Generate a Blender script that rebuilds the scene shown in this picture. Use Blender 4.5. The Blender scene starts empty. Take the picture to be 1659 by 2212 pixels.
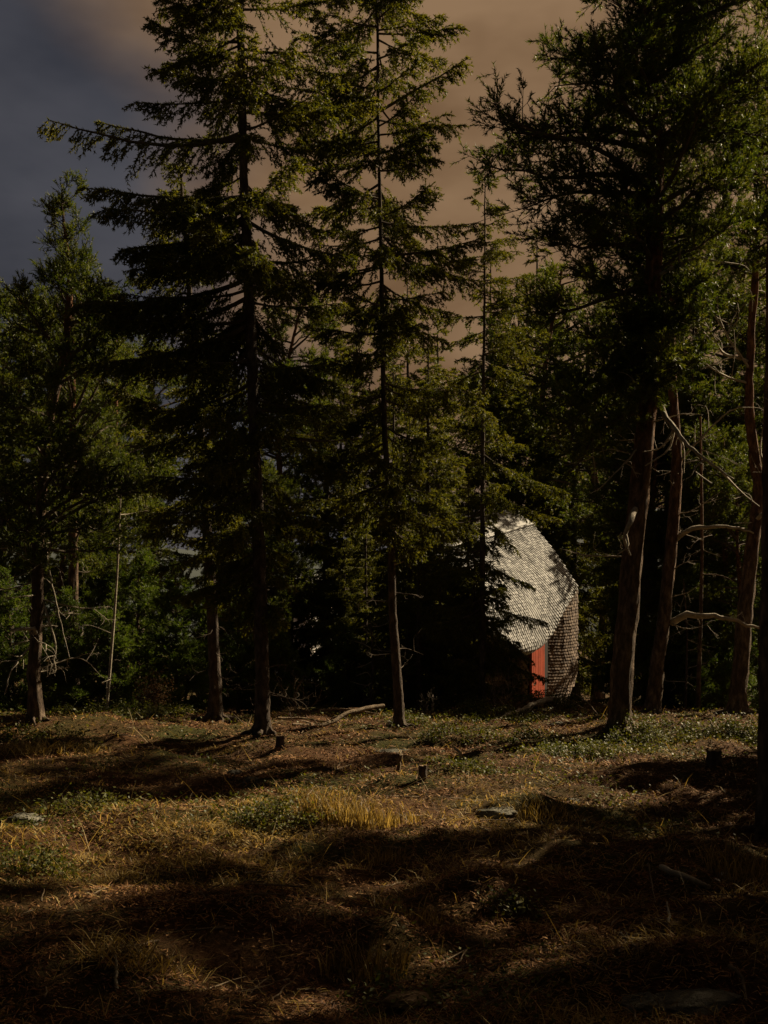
import bpy, math, random
import numpy as np
from mathutils import Vector

# ------------------------------------------------------------------ camera, sky, sun, exposure
SC = bpy.context.scene
COL = SC.collection
CX, HY, F, EYE = 829.5, 1377.0, 2410.0, 1.6        # photo measures (1659 x 2212): centre, eye line, focal length, eye height
SUN_AZ, SUN_EL = 52.0, 36.0                        # degrees clockwise of the view axis, degrees above the horizon
EXPOSURE = 0.95

cam_d = bpy.data.cameras.new("camera")
cam = bpy.data.objects.new("camera", cam_d)
COL.objects.link(cam)
SC.camera = cam
cam.location = (0, 0, EYE)
cam.rotation_euler = (math.radians(90), 0, 0)
cam_d.sensor_fit = 'HORIZONTAL'
cam_d.sensor_width = 24.0
cam_d.lens = 24.0 * F / 1659.0
cam_d.shift_y = (HY - 1106.0) / 1659.0
cam_d.clip_start = 0.05
cam_d.clip_end = 6000

SC.view_settings.view_transform = 'Standard'
SC.view_settings.look = 'None'
SC.view_settings.gamma = 1
SC.view_settings.use_curve_mapping = False
SC.view_settings.exposure = EXPOSURE
SC.cycles.max_bounces = 5
SC.cycles.diffuse_bounces = 2
SC.cycles.transmission_bounces = 3
SC.cycles.transparent_max_bounces = 4
SC.cycles.use_denoising = True

world = bpy.data.worlds.new("World")
SC.world = world
world.use_nodes = True
wt = world.node_tree
wt.nodes.clear()


def nn(t, typ, **kw):
    n = t.nodes.new(typ)
    for k, v in kw.items():
        if k.startswith('i_'):
            key = k[2:]
            key = int(key) if key.isdigit() else key.replace('_', ' ')
            n.inputs[key].default_value = v
        else:
            setattr(n, k, v)
    return n


def ramp(t, stops, interp='LINEAR'):
    n = t.nodes.new('ShaderNodeValToRGB')
    n.color_ramp.interpolation = interp
    els = n.color_ramp.elements
    while len(els) < len(stops):
        els.new(0.5)
    for e, (p, c) in zip(els, stops):
        e.position = p
        e.color = (*c, 1) if len(c) == 3 else c
    return n


sky = nn(wt, 'ShaderNodeTexSky', sky_type='NISHITA', sun_disc=False)
sky.sun_elevation = math.radians(SUN_EL)
sky.sun_rotation = math.radians(SUN_AZ)
sky.air_density, sky.dust_density, sky.ozone_density = 1.0, 1.2, 1.0
tc = nn(wt, 'ShaderNodeTexCoord')
sep = nn(wt, 'ShaderNodeSeparateXYZ')
wt.links.new(tc.outputs['Generated'], sep.inputs[0])
# thick blue-grey cloud; the warm layer is made up, tinted after the lens flare
mp = nn(wt, 'ShaderNodeMapping')
mp.inputs['Scale'].default_value = (1.0, 1.0, 2.4)
wt.links.new(tc.outputs['Generated'], mp.inputs[0])
n1 = nn(wt, 'ShaderNodeTexNoise', i_Scale=2.1, i_Detail=5.0, i_Roughness=0.5)
n2 = nn(wt, 'ShaderNodeTexNoise', i_Scale=5.5, i_Detail=4.0, i_Roughness=0.55)
wt.links.new(mp.outputs[0], n1.inputs['Vector'])
wt.links.new(mp.outputs[0], n2.inputs['Vector'])
dt = nn(wt, 'ShaderNodeVectorMath', operation='DOT_PRODUCT')   # made-up warm tint kept to the sun's side, cutting warm light from overhead
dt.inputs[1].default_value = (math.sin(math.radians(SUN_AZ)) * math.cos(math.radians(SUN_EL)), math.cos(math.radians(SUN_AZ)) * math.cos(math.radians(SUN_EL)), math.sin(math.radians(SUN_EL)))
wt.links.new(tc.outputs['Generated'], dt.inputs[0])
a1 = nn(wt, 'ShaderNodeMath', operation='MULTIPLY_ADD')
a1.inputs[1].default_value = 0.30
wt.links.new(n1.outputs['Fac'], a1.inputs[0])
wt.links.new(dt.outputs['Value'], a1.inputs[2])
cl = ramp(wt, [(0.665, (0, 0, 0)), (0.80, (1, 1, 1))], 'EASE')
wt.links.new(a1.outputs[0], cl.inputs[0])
low = ramp(wt, [(0.02, (0.23, 0.20, 0.195)), (0.20, (0.124, 0.115, 0.125)), (0.36, (0.22, 0.207, 0.217))])
wt.links.new(sep.outputs['Z'], low.inputs[0])
bw = nn(wt, 'ShaderNodeRGBToBW')
wt.links.new(sky.outputs[0], bw.inputs[0])
mx0 = nn(wt, 'ShaderNodeMix', data_type='RGBA')
mx0.inputs[0].default_value = 0.7
wt.links.new(sky.outputs[0], mx0.inputs[6])
wt.links.new(bw.outputs[0], mx0.inputs[7])
sc0 = nn(wt, 'ShaderNodeMix', data_type='RGBA', blend_type='MULTIPLY')
sc0.inputs[0].default_value = 1.0
wt.links.new(mx0.outputs[2], sc0.inputs[6])
wt.links.new(low.outputs[0], sc0.inputs[7])
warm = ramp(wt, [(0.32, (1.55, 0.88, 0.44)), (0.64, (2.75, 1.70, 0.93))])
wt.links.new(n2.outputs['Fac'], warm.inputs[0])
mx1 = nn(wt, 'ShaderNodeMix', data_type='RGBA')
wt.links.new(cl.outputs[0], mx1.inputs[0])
grey = ramp(wt, [(0.30, (0.72, 0.73, 0.76)), (0.70, (1.30, 1.25, 1.20))])
wt.links.new(n2.outputs['Fac'], grey.inputs[0])
sc1 = nn(wt, 'ShaderNodeMix', data_type='RGBA', blend_type='MULTIPLY')
sc1.inputs[0].default_value = 1.0
wt.links.new(sc0.outputs[2], sc1.inputs[6])
wt.links.new(grey.outputs[0], sc1.inputs[7])
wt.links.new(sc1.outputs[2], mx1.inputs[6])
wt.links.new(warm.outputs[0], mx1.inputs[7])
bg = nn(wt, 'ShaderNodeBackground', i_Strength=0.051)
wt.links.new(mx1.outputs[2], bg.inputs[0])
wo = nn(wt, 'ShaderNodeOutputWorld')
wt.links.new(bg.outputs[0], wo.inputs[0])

ce, se = math.cos(math.radians(SUN_EL)), math.sin(math.radians(SUN_EL))
SUN = Vector((math.sin(math.radians(SUN_AZ)) * ce, math.cos(math.radians(SUN_AZ)) * ce, se))
sun_d = bpy.data.lights.new("sun", 'SUN')
sun_d.energy = 5.0
sun_d.angle = math.radians(0.6)
sun_d.color = (1.0, 0.80, 0.52)
sun = bpy.data.objects.new("sun", sun_d)
COL.objects.link(sun)
sun.rotation_euler = SUN.to_track_quat('Z', 'Y').to_euler()
sun.location = (20, 20, 30)

# ------------------------------------------------------------------ helpers
RNG = np.random.default_rng(7)


def hash2(ix, iy, s):
    h = (ix.astype(np.int64) * 374761393 + iy.astype(np.int64) * 668265263 + s * 974711) & 0x7fffffff
    h = ((h ^ (h >> 13)) * 1274126177) & 0x7fffffff
    return ((h ^ (h >> 16)) & 0xffff) / 65535.0


def vnoise(x, y, s=0):
    x = np.asarray(x, float); y = np.asarray(y, float)
    ix, iy = np.floor(x), np.floor(y)
    fx, fy = x - ix, y - iy
    fx = fx * fx * (3 - 2 * fx); fy = fy * fy * (3 - 2 * fy)
    a = hash2(ix, iy, s); b = hash2(ix + 1, iy, s); c = hash2(ix, iy + 1, s); d = hash2(ix + 1, iy + 1, s)
    return (a * (1 - fx) + b * fx) * (1 - fy) + (c * (1 - fx) + d * fx) * fy


def fbm(x, y, s=0, o=4):
    v = 0; a = 0.5
    for i in range(o):
        v = v + a * vnoise(x * 2 ** i, y * 2 ** i, s + i * 17)
        a *= 0.5
    return v


MOUNDS = [(-1.9, 9.3, 1.5, 0.8, 0.20), (3.9, 17.6, 1.6, 1.0, 0.28), (-0.35, 10.0, 0.7, 0.4, 0.16), (1.45, 5.15, 0.65, 0.4, 0.20),
          (4.1, 12.6, 1.3, 0.8, 0.22), (-6.0, 19.0, 2.5, 1.5, 0.25), (2.3, 8.3, 0.5, 0.35, 0.15), (-0.9, 7.6, 0.5, 0.3, 0.12), (-2.4, 6.6, 0.6, 0.35, 0.13), (0.7, 7.0, 0.45, 0.3, 0.12), (2.2, 6.4, 0.5, 0.3, 0.13), (-3.1, 8.4, 0.5, 0.35, 0.14), (1.3, 10.2, 0.6, 0.35, 0.13), (6.5, 18.6, 1.8, 1.2, 0.25),
          (-3.2, 16.0, 1.4, 0.7, -0.15), (0.0, 14.0, 1.2, 0.6, -0.14), (-0.8, 6.3, 0.9, 0.5, 0.1), (0.5, 12.0, 0.9, 0.4, 0.1),
          (3.6, 26.0, 1.7, 1.8, 0.42)]


def ground(x, y):
    x = np.asarray(x, float); y = np.asarray(y, float)
    z = 0.30 * (fbm(x * 0.5 + 9, y * 0.5, 3, 4) - 0.47) + 0.30 * (fbm(x * 1.5 + 4, y * 1.7, 12, 3) - 0.44) + 0.06 * (fbm(x * 4.0, y * 4.0, 8, 3) - 0.44)
    for mx, my, sx, sy, h in MOUNDS:
        z = z + h * np.exp(-((x - mx) / sx) ** 2 - ((y - my) / sy) ** 2)
    near = np.clip((70 - np.hypot(x, y)) / 40, 0, 1)
    z = z * near
    z = z - 0.042 * np.clip(y - 21.5, 0, 40)
    return z


def gz(x, y):
    return float(ground(x, y))


def P(px, py, Y):
    return Vector(((px - CX) * Y / F, Y, EYE + (HY - py) * Y / F))


def G(px, py):
    """the ground point that shows at this place of the photo"""
    lo, hi = 3.0, 60.0
    Y = lo
    while Y < hi:
        p = P(px, py, Y)
        if p.z <= gz(p.x, p.y):
            break
        Y += 0.05
    return Vector((p.x, p.y, gz(p.x, p.y)))


def GY(px, Y, h=0.0):
    x = (px - CX) * Y / F
    return Vector((x, Y, gz(x, Y) + h))


class MB:
    def __init__(self):
        self.v, self.f, self.m, self.n = [], [], [], 0

    def add(self, V, Fc, mat=0):
        V = np.asarray(V, np.float32).reshape(-1, 3)
        Fc = np.asarray(Fc, np.int32)
        self.v.append(V)
        self.f.append(Fc + self.n)
        self.m.append(np.full(len(Fc), mat, np.int32))
        self.n += len(V)

    def mesh(self, name, mats, smooth=False):
        me = bpy.data.meshes.new(name)
        V = np.concatenate(self.v)
        loops = np.concatenate([f.ravel() for f in self.f])
        sizes = np.concatenate([np.full(len(f), f.shape[1], np.int32) for f in self.f])
        starts = np.concatenate([[0], np.cumsum(sizes)[:-1]]).astype(np.int32)
        me.vertices.add(len(V)); me.vertices.foreach_set('co', V.ravel())
        me.loops.add(len(loops)); me.loops.foreach_set('vertex_index', loops.astype(np.int32))
        me.polygons.add(len(sizes)); me.polygons.foreach_set('loop_start', starts)
        me.polygons.foreach_set('material_index', np.concatenate(self.m))
        me.polygons.foreach_set('use_smooth', np.full(len(sizes), smooth, bool))
        for m in mats:
            me.materials.append(m)
        me.update(calc_edges=True)
        return me

    def build(self, name, mats, parent=None, smooth=False):
        return link(name, self.mesh(name, mats if isinstance(mats, (list, tuple)) else [mats], smooth), parent)


def link(name, data, parent=None):
    o = bpy.data.objects.new(name, data)
    COL.objects.link(o)
    if parent is not None:
        o.parent = parent
    return o


def tag(o, label=None, cat=None, group=None, kind=None):
    if label: o['label'] = label
    if cat: o['category'] = cat
    if group: o['group'] = group
    if kind: o['kind'] = kind
    return o


def thing(name, loc, label, cat, group=None):
    o = bpy.data.objects.new(name, None)
    o.empty_display_size = 0.2
    COL.objects.link(o)
    o.location = loc
    return tag(o, label, cat, group)


def copy_tree(o, parent=None):
    c = o.copy()
    COL.objects.link(c)
    c.parent = parent
    for ch in list(o.children):
        copy_tree(ch, c)
    return c


def tube(mb, pts, rad, n=8, mat=0, rough=0.0, seed=0, cap=True):
    pts = np.asarray([tuple(p) for p in pts], float)
    rad = np.asarray(rad, float)
    k = len(pts)
    tan = np.gradient(pts, axis=0)
    tan /= np.linalg.norm(tan, axis=1)[:, None] + 1e-9
    ref = np.array([0.0, 1.0, 0.03]) if abs(tan[k // 2][1]) < 0.8 else np.array([0.03, 0.0, 1.0])
    u = np.cross(tan, ref); u /= np.linalg.norm(u, axis=1)[:, None] + 1e-9
    w = np.cross(tan, u)
    ang = np.linspace(0, 2 * np.pi, n, endpoint=False)
    R = rad[:, None] * np.ones((1, n))
    if rough:
        i, j = np.meshgrid(np.arange(k), np.arange(n), indexing='ij')
        R = R * (1 + rough * 2 * (hash2(i // 2, j, seed) - 0.5) + rough * (hash2(i, j, seed + 5) - 0.5))
    V = pts[:, None, :] + R[..., None] * (np.cos(ang)[None, :, None] * u[:, None, :] + np.sin(ang)[None, :, None] * w[:, None, :])
    idx = np.arange(k * n).reshape(k, n)
    a = idx[:-1]; b = np.roll(idx, -1, 1)[:-1]; c = np.roll(idx, -1, 1)[1:]; d = idx[1:]
    mb.add(V.reshape(-1, 3), np.stack([a, b, c, d], -1).reshape(-1, 4), mat)
    if cap:
        for e, fl in ((0, 1), (k - 1, 0)):
            ring = V[e]
            cc = pts[e]
            f = [[0, 1 + (j + 1) % n, 1 + j] if fl else [0, 1 + j, 1 + (j + 1) % n] for j in range(n)]
            mb.add(np.vstack([cc, ring]), f, mat)


def smooth_path(pts, m):
    """Catmull-Rom through the points, m samples"""
    p = np.asarray([tuple(q) for q in pts], float)
    p = np.vstack([2 * p[0] - p[1], p, 2 * p[-1] - p[-2]])
    k = len(p) - 3
    out = []
    for t in np.linspace(0, k - 1e-6, m):
        i = int(t); s = t - i
        a, b, c, d = p[i], p[i + 1], p[i + 2], p[i + 3]
        out.append(0.5 * (2 * b + (c - a) * s + (2 * a - 5 * b + 4 * c - d) * s * s + (3 * b - a - 3 * c + d) * s ** 3))
    return np.array(out)


def unit(v):
    return v / (np.linalg.norm(v, axis=-1, keepdims=True) + 1e-9)


def needles(mb, A, B, per_m, ln, w, spread, rng, mat=1, jit=0.3):
    """sharp little needle blades along the segments A-B"""
    d = B - A
    L = np.linalg.norm(d, axis=1)
    cnt = np.maximum(1, np.round(L * per_m + rng.random(len(L)) - 0.5)).astype(int)
    i = np.repeat(np.arange(len(L)), cnt)
    N = len(i)
    t = rng.random(N)[:, None]
    base = A[i] + d[i] * t
    ax = unit(d[i])
    r = unit(np.cross(ax, rng.normal(size=(N, 3))))
    al = spread * (1 + jit * rng.normal(size=N))[:, None]
    dr = np.cos(al) * ax + np.sin(al) * r
    sd = unit(np.cross(dr, rng.normal(size=(N, 3))))
    ll = ln * (0.7 + 0.6 * rng.random(N))[:, None]
    V = np.stack([base - sd * w / 2, base + sd * w / 2, base + dr * ll], 1)
    mb.add(V.reshape(-1, 3), np.arange(N * 3).reshape(N, 3), mat)


def ribbons(mb, A, B, w, rng, mat=0):
    d = unit(B - A)
    s = unit(np.cross(d, rng.normal(size=A.shape)))
    s2 = unit(np.cross(d, s))
    for q in (s, s2):
        V = np.stack([A - q * w / 2, A + q * w / 2, B + q * w * 0.2, B - q * w * 0.2], 1)
        mb.add(V.reshape(-1, 3), np.arange(len(A) * 4).reshape(-1, 4), mat)


# ------------------------------------------------------------------ materials
def mat(name, cols, scale=8.0, rough=0.9, bump=0.0, bscale=40.0, stretch=(1, 1, 1), island=0.0, trans=None, spec=0.2, detail=5.0):
    m = bpy.data.materials.new(name)
    m.use_nodes = True
    t = m.node_tree
    t.nodes.clear()
    out = nn(t, 'ShaderNodeOutputMaterial')
    co = nn(t, 'ShaderNodeTexCoord')
    mpp = nn(t, 'ShaderNodeMapping')
    mpp.inputs['Scale'].default_value = stretch
    t.links.new(co.outputs['Object'], mpp.inputs[0])
    no = nn(t, 'ShaderNodeTexNoise', i_Scale=scale, i_Detail=detail, i_Roughness=0.65)
    t.links.new(mpp.outputs[0], no.inputs['Vector'])
    k = len(cols)
    rp = ramp(t, [(0.28 + 0.44 * i / max(1, k - 1), c) for i, c in enumerate(cols)])
    if island:
        geo = nn(t, 'ShaderNodeNewGeometry')
        mm = nn(t, 'ShaderNodeMath', operation='MULTIPLY_ADD')
        mm.inputs[1].default_value = island
        t.links.new(geo.outputs['Random Per Island'], mm.inputs[0])
        m3 = nn(t, 'ShaderNodeMath', operation='SUBTRACT')
        t.links.new(no.outputs['Fac'], m3.inputs[0]); m3.inputs[1].default_value = island / 2
        t.links.new(m3.outputs[0], mm.inputs[2])
        t.links.new(mm.outputs[0], rp.inputs[0])
    else:
        t.links.new(no.outputs['Fac'], rp.inputs[0])
    b = nn(t, 'ShaderNodeBsdfPrincipled')
    b.inputs['Roughness'].default_value = rough
    b.inputs['Specular IOR Level'].default_value = spec
    t.links.new(rp.outputs[0], b.inputs['Base Color'])
    if bump:
        nb = nn(t, 'ShaderNodeTexNoise', i_Scale=bscale, i_Detail=6.0, i_Roughness=0.7)
        t.links.new(mpp.outputs[0], nb.inputs['Vector'])
        bp = nn(t, 'ShaderNodeBump', i_Strength=bump, i_Distance=0.05)
        t.links.new(nb.outputs['Fac'], bp.inputs['Height'])
        t.links.new(bp.outputs[0], b.inputs['Normal'])
    if trans:
        tr = nn(t, 'ShaderNodeBsdfTranslucent')
        hs = nn(t, 'ShaderNodeMix', data_type='RGBA', blend_type='MULTIPLY')
        hs.inputs[0].default_value = 1.0
        hs.inputs[7].default_value = (*trans[1], 1)
        t.links.new(rp.outputs[0], hs.inputs[6])
        t.links.new(hs.outputs[2], tr.inputs[0])
        mxs = nn(t, 'ShaderNodeMixShader')
        mxs.inputs[0].default_value = trans[0]
        t.links.new(b.outputs[0], mxs.inputs[1]); t.links.new(tr.outputs[0], mxs.inputs[2])
        t.links.new(mxs.outputs[0], out.inputs[0])
    else:
        t.links.new(b.outputs[0], out.inputs[0])
    return m


M_SPRUCE = mat("spruce_needles", [(0.042, 0.054, 0.010), (0.088, 0.098, 0.016), (0.140, 0.134, 0.025)], 1.6, 0.6, island=0.4, trans=(0.4, (1.45, 1.35, 0.5)), spec=0.2)
M_PINE = mat("pine_needles", [(0.036, 0.056, 0.012), (0.075, 0.098, 0.018), (0.135, 0.135, 0.030)], 1.4, 0.55, island=0.4, trans=(0.4, (1.4, 1.4, 0.5)), spec=0.25)
M_YOUNG = mat("young_pine_needles", [(0.036, 0.060, 0.011), (0.075, 0.105, 0.017), (0.130, 0.140, 0.030)], 1.5, 0.55, island=0.4, trans=(0.4, (1.3, 1.5, 0.5)), spec=0.25)
M_SBARK = mat("spruce_bark", [(0.020, 0.015, 0.012), (0.070, 0.052, 0.040), (0.170, 0.135, 0.105)], 11, 0.95, 1.0, 24, (1, 1, 0.45))
M_TWIG = mat("bare_twig_bark", [(0.05, 0.037, 0.027), (0.12, 0.095, 0.07)], 12, 0.95)
M_DEAD = mat("dead_grey_wood", [(0.14, 0.115, 0.085), (0.30, 0.26, 0.20), (0.42, 0.37, 0.29)], 7, 0.85, 0.5, 30, (1, 1, 1))
M_STRAWWOOD = mat("weathered_log", [(0.06, 0.045, 0.03), (0.17, 0.125, 0.08), (0.30, 0.235, 0.16)], 14, 0.9, 0.7, 30)
M_CUT = mat("cut_wood", [(0.17, 0.11, 0.065), (0.30, 0.21, 0.13)], 14, 0.8, 0.3, 50)
M_STONE = mat("lichen_stone", [(0.07, 0.07, 0.055), (0.13, 0.125, 0.10), (0.24, 0.23, 0.19)], 6, 0.95, 0.8, 18)
M_GRASS = mat("dry_grass", [(0.08, 0.056, 0.014), (0.26, 0.185, 0.050), (0.48, 0.36, 0.14)], 2.0, 0.6, island=0.5, trans=(0.35, (1.3, 1.15, 0.7)), spec=0.3)
M_LITTER = mat("needle_litter", [(0.050, 0.021, 0.008), (0.170, 0.072, 0.024), (0.34, 0.19, 0.08)], 0.9, 0.8, island=0.5, spec=0.2)
M_BERRY = mat("blueberry_leaf", [(0.030, 0.042, 0.008), (0.075, 0.086, 0.014), (0.140, 0.130, 0.028)], 3.0, 0.6, island=0.4, trans=(0.3, (1.3, 1.3, 0.5)), spec=0.25)
M_RUST = mat("rusty_dead_foliage", [(0.07, 0.038, 0.015), (0.17, 0.105, 0.045)], 3.0, 0.8, island=0.4, trans=(0.25, (1.2, 1.0, 0.8)))


def pine_bark():
    m = mat("pine_bark", [(0.020, 0.014, 0.011), (0.085, 0.060, 0.042), (0.23, 0.175, 0.125)], 11, 0.95, 1.0, 20, (1, 1, 0.38))
    t = m.node_tree
    b = next(n for n in t.nodes if n.type == 'BSDF_PRINCIPLED')
    src = b.inputs['Base Color'].links[0].from_socket
    co = next(n for n in t.nodes if n.type == 'TEX_COORD')
    sp = nn(t, 'ShaderNodeSeparateXYZ'); t.links.new(co.outputs['Object'], sp.inputs[0])
    mr = nn(t, 'ShaderNodeMapRange'); mr.inputs[1].default_value = 2.0; mr.inputs[2].default_value = 7.0
    t.links.new(sp.outputs['Z'], mr.inputs[0])
    mu = nn(t, 'ShaderNodeMix', data_type='RGBA', blend_type='MULTIPLY')
    mu.inputs[7].default_value = (1.4, 0.92, 0.66, 1)     # scots pine: orange bark higher up
    t.links.new(mr.outputs[0], mu.inputs[0]); t.links.new(src, mu.inputs[6])
    t.links.new(mu.outputs[2], b.inputs['Base Color'])
    return m


M_PBARK = pine_bark()


def ground_mat():
    m = bpy.data.materials.new("forest_floor")
    m.use_nodes = True
    t = m.node_tree
    b = t.nodes['Principled BSDF']
    co = nn(t, 'ShaderNodeTexCoord')
    na = nn(t, 'ShaderNodeTexNoise', i_Scale=0.55, i_Detail=5.0, i_Roughness=0.6)
    nb = nn(t, 'ShaderNodeTexNoise', i_Scale=14.0, i_Detail=8.0, i_Roughness=0.75)
    for n in (na, nb):
        t.links.new(co.outputs['Object'], n.inputs['Vector'])
    r1 = ramp(t, [(0.30, (0.030, 0.016, 0.008)), (0.5, (0.085, 0.042, 0.018)), (0.72, (0.16, 0.085, 0.038))])
    r2 = ramp(t, [(0.30, (0.022, 0.024, 0.007)), (0.55, (0.060, 0.055, 0.014)), (0.75, (0.115, 0.095, 0.030))])
    t.links.new(nb.outputs['Fac'], r1.inputs[0]); t.links.new(nb.outputs['Fac'], r2.inputs[0])
    sw = ramp(t, [(0.44, (0, 0, 0)), (0.60, (1, 1, 1))]); t.links.new(na.outputs['Fac'], sw.inputs[0])
    mx = nn(t, 'ShaderNodeMix', data_type='RGBA')
    t.links.new(sw.outputs[0], mx.inputs[0]); t.links.new(r1.outputs[0], mx.inputs[6]); t.links.new(r2.outputs[0], mx.inputs[7])
    t.links.new(mx.outputs[2], b.inputs['Base Color'])
    b.inputs['Roughness'].default_value = 1.0
    b.inputs['Specular IOR Level'].default_value = 0.1
    nc = nn(t, 'ShaderNodeTexNoise', i_Scale=30.0, i_Detail=6.0, i_Roughness=0.8)
    t.links.new(co.outputs['Object'], nc.inputs['Vector'])
    bp = nn(t, 'ShaderNodeBump', i_Strength=1.0, i_Distance=0.06)
    t.links.new(nc.outputs['Fac'], bp.inputs['Height']); t.links.new(bp.outputs[0], b.inputs['Normal'])
    return m


# ------------------------------------------------------------------ setting: ground and far hills
def axis(lo, hi, step, far):
    core = np.arange(lo, hi + step / 2, step)
    g = []
    d, x = step, 0
    while x < far:
        d *= 1.28
        x += d
        g.append(x)
    g = np.array(g)
    return np.concatenate([(lo - g)[::-1], core, hi + g])


def build_ground():
    xs, ys = axis(-11, 13, 0.13, 2500), axis(1.5, 31, 0.13, 2500)
    X, Y = np.meshgrid(xs, ys, indexing='ij')
    Z = ground(X, Y)
    V = np.stack([X, Y, Z], -1).reshape(-1, 3)
    idx = np.arange(len(xs) * len(ys)).reshape(len(xs), len(ys))
    Fc = np.stack([idx[:-1, :-1], idx[1:, :-1], idx[1:, 1:], idx[:-1, 1:]], -1).reshape(-1, 4)
    mb = MB(); mb.add(V, Fc)
    o = mb.build("ground", ground_mat(), smooth=True)
    tag(o, kind='structure')
    # wooded hills far off, all round
    n, k = 160, 9
    th = np.linspace(0, 2 * np.pi, n, endpoint=False)
    rows = []
    for j in range(k):
        s = j / (k - 1)
        r = 320 + 420 * s
        hgt = 62 * np.sin(min(1, s * 1.25) * np.pi / 2) * (0.55 + 0.9 * vnoise(np.cos(th) * 3 + 7, np.sin(th) * 3 + 5, 4)) + 7 * s * vnoise(th * 26, th * 0 + j, 9)
        rows.append(np.stack([np.cos(th) * r, np.sin(th) * r, hgt - 3.0], -1))
    V = np.array(rows)
    idx = np.arange(k * n).reshape(k, n)
    a = idx[:-1]; b = np.roll(idx, -1, 1)[:-1]; c = np.roll(idx, -1, 1)[1:]; d = idx[1:]
    mb = MB(); mb.add(V.reshape(-1, 3), np.stack([a, b, c, d], -1).reshape(-1, 4))
    hm = mat("wooded_hillside", [(0.030, 0.040, 0.040), (0.050, 0.062, 0.060)], 0.05, 1.0, 0.6, 0.4)
    tag(mb.build("hills", hm, smooth=True), kind='structure')


build_ground()


# ------------------------------------------------------------------ the shingled cabin
HO = Vector((7.10, 41.0, 0)); HT = Vector((0.5, 0.87, 0)); HB = Vector((-0.87, 0.5, 0))   # along the front to the back corner / into the house


def hp(a, b, z):
    return np.array([HO.x + HT.x * a + HB.x * b, HO.y + HT.y * a + HB.y * b, z])


def interp(x, xs, ys):
    return np.interp(x, xs, ys)


LIP_A = [-8.5, -7, -5.8, -4.88, -3.88, -2.83, -2.18, -1.04, 0.0]
LIP_Z = [1.75, 1.30, 1.12, 1.10, 1.34, 1.80, 2.28, 2.96, 3.50]
RDG_A = [-8.5, -5, -2.77, -1.2, 0.0]
RDG_Z = [4.2, 4.85, 5.29, 5.62, 5.86]
BASE_Z = -0.85
WALL_A = [-8.4, -4.6, -3.7, -2.1, -1.6, -1.1, -0.6, 0.0]
WALL_IN = [1.3, 1.1, 0.42, 0.42, 0.24, 0.08, 0.0, 0.0]   # how far the wall under the lip steps in


def front_profile(a):
    """points (b, z) of the outer skin from ground up over the lip to the ridge"""
    lz, rz = interp(a, LIP_A, LIP_Z), interp(a, RDG_A, RDG_Z)
    ov = interp(a, [-5, -2.5, -0.6, 0], [0.22, 0.20, 0.06, 0.0])      # how far the lip stands proud of the wall
    bul = interp(a, [-5, -2, 0], [0.55, 0.25, 0.06])
    ins = interp(a, WALL_A, WALL_IN)
    pts = [(0.05 + ins, BASE_Z), (ins, -0.2), (ins, lz - 0.50), (ins * 0.75 - ov * 0.2, lz - 0.24), (-ov, lz + 0.02)]
    for s in (0.15, 0.35, 0.6, 0.82, 1.0):
        b = -ov + (1.76 + ov) * s - bul * math.sin(s * math.pi)
        pts.append((b, lz + (rz - lz) * s + bul * 0.25 * math.sin(s * math.pi)))
    return smooth_path([(p[0], p[1], 0) for p in pts], 40)[:, :2]


def taper(a, z):
    """the end corner curves in towards the ground"""
    s = max(0.0, (0.55 - z) / 1.25)
    return a - 1.15 * (s ** 1.6) * max(0.0, 1 + a / 2.4)


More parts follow.
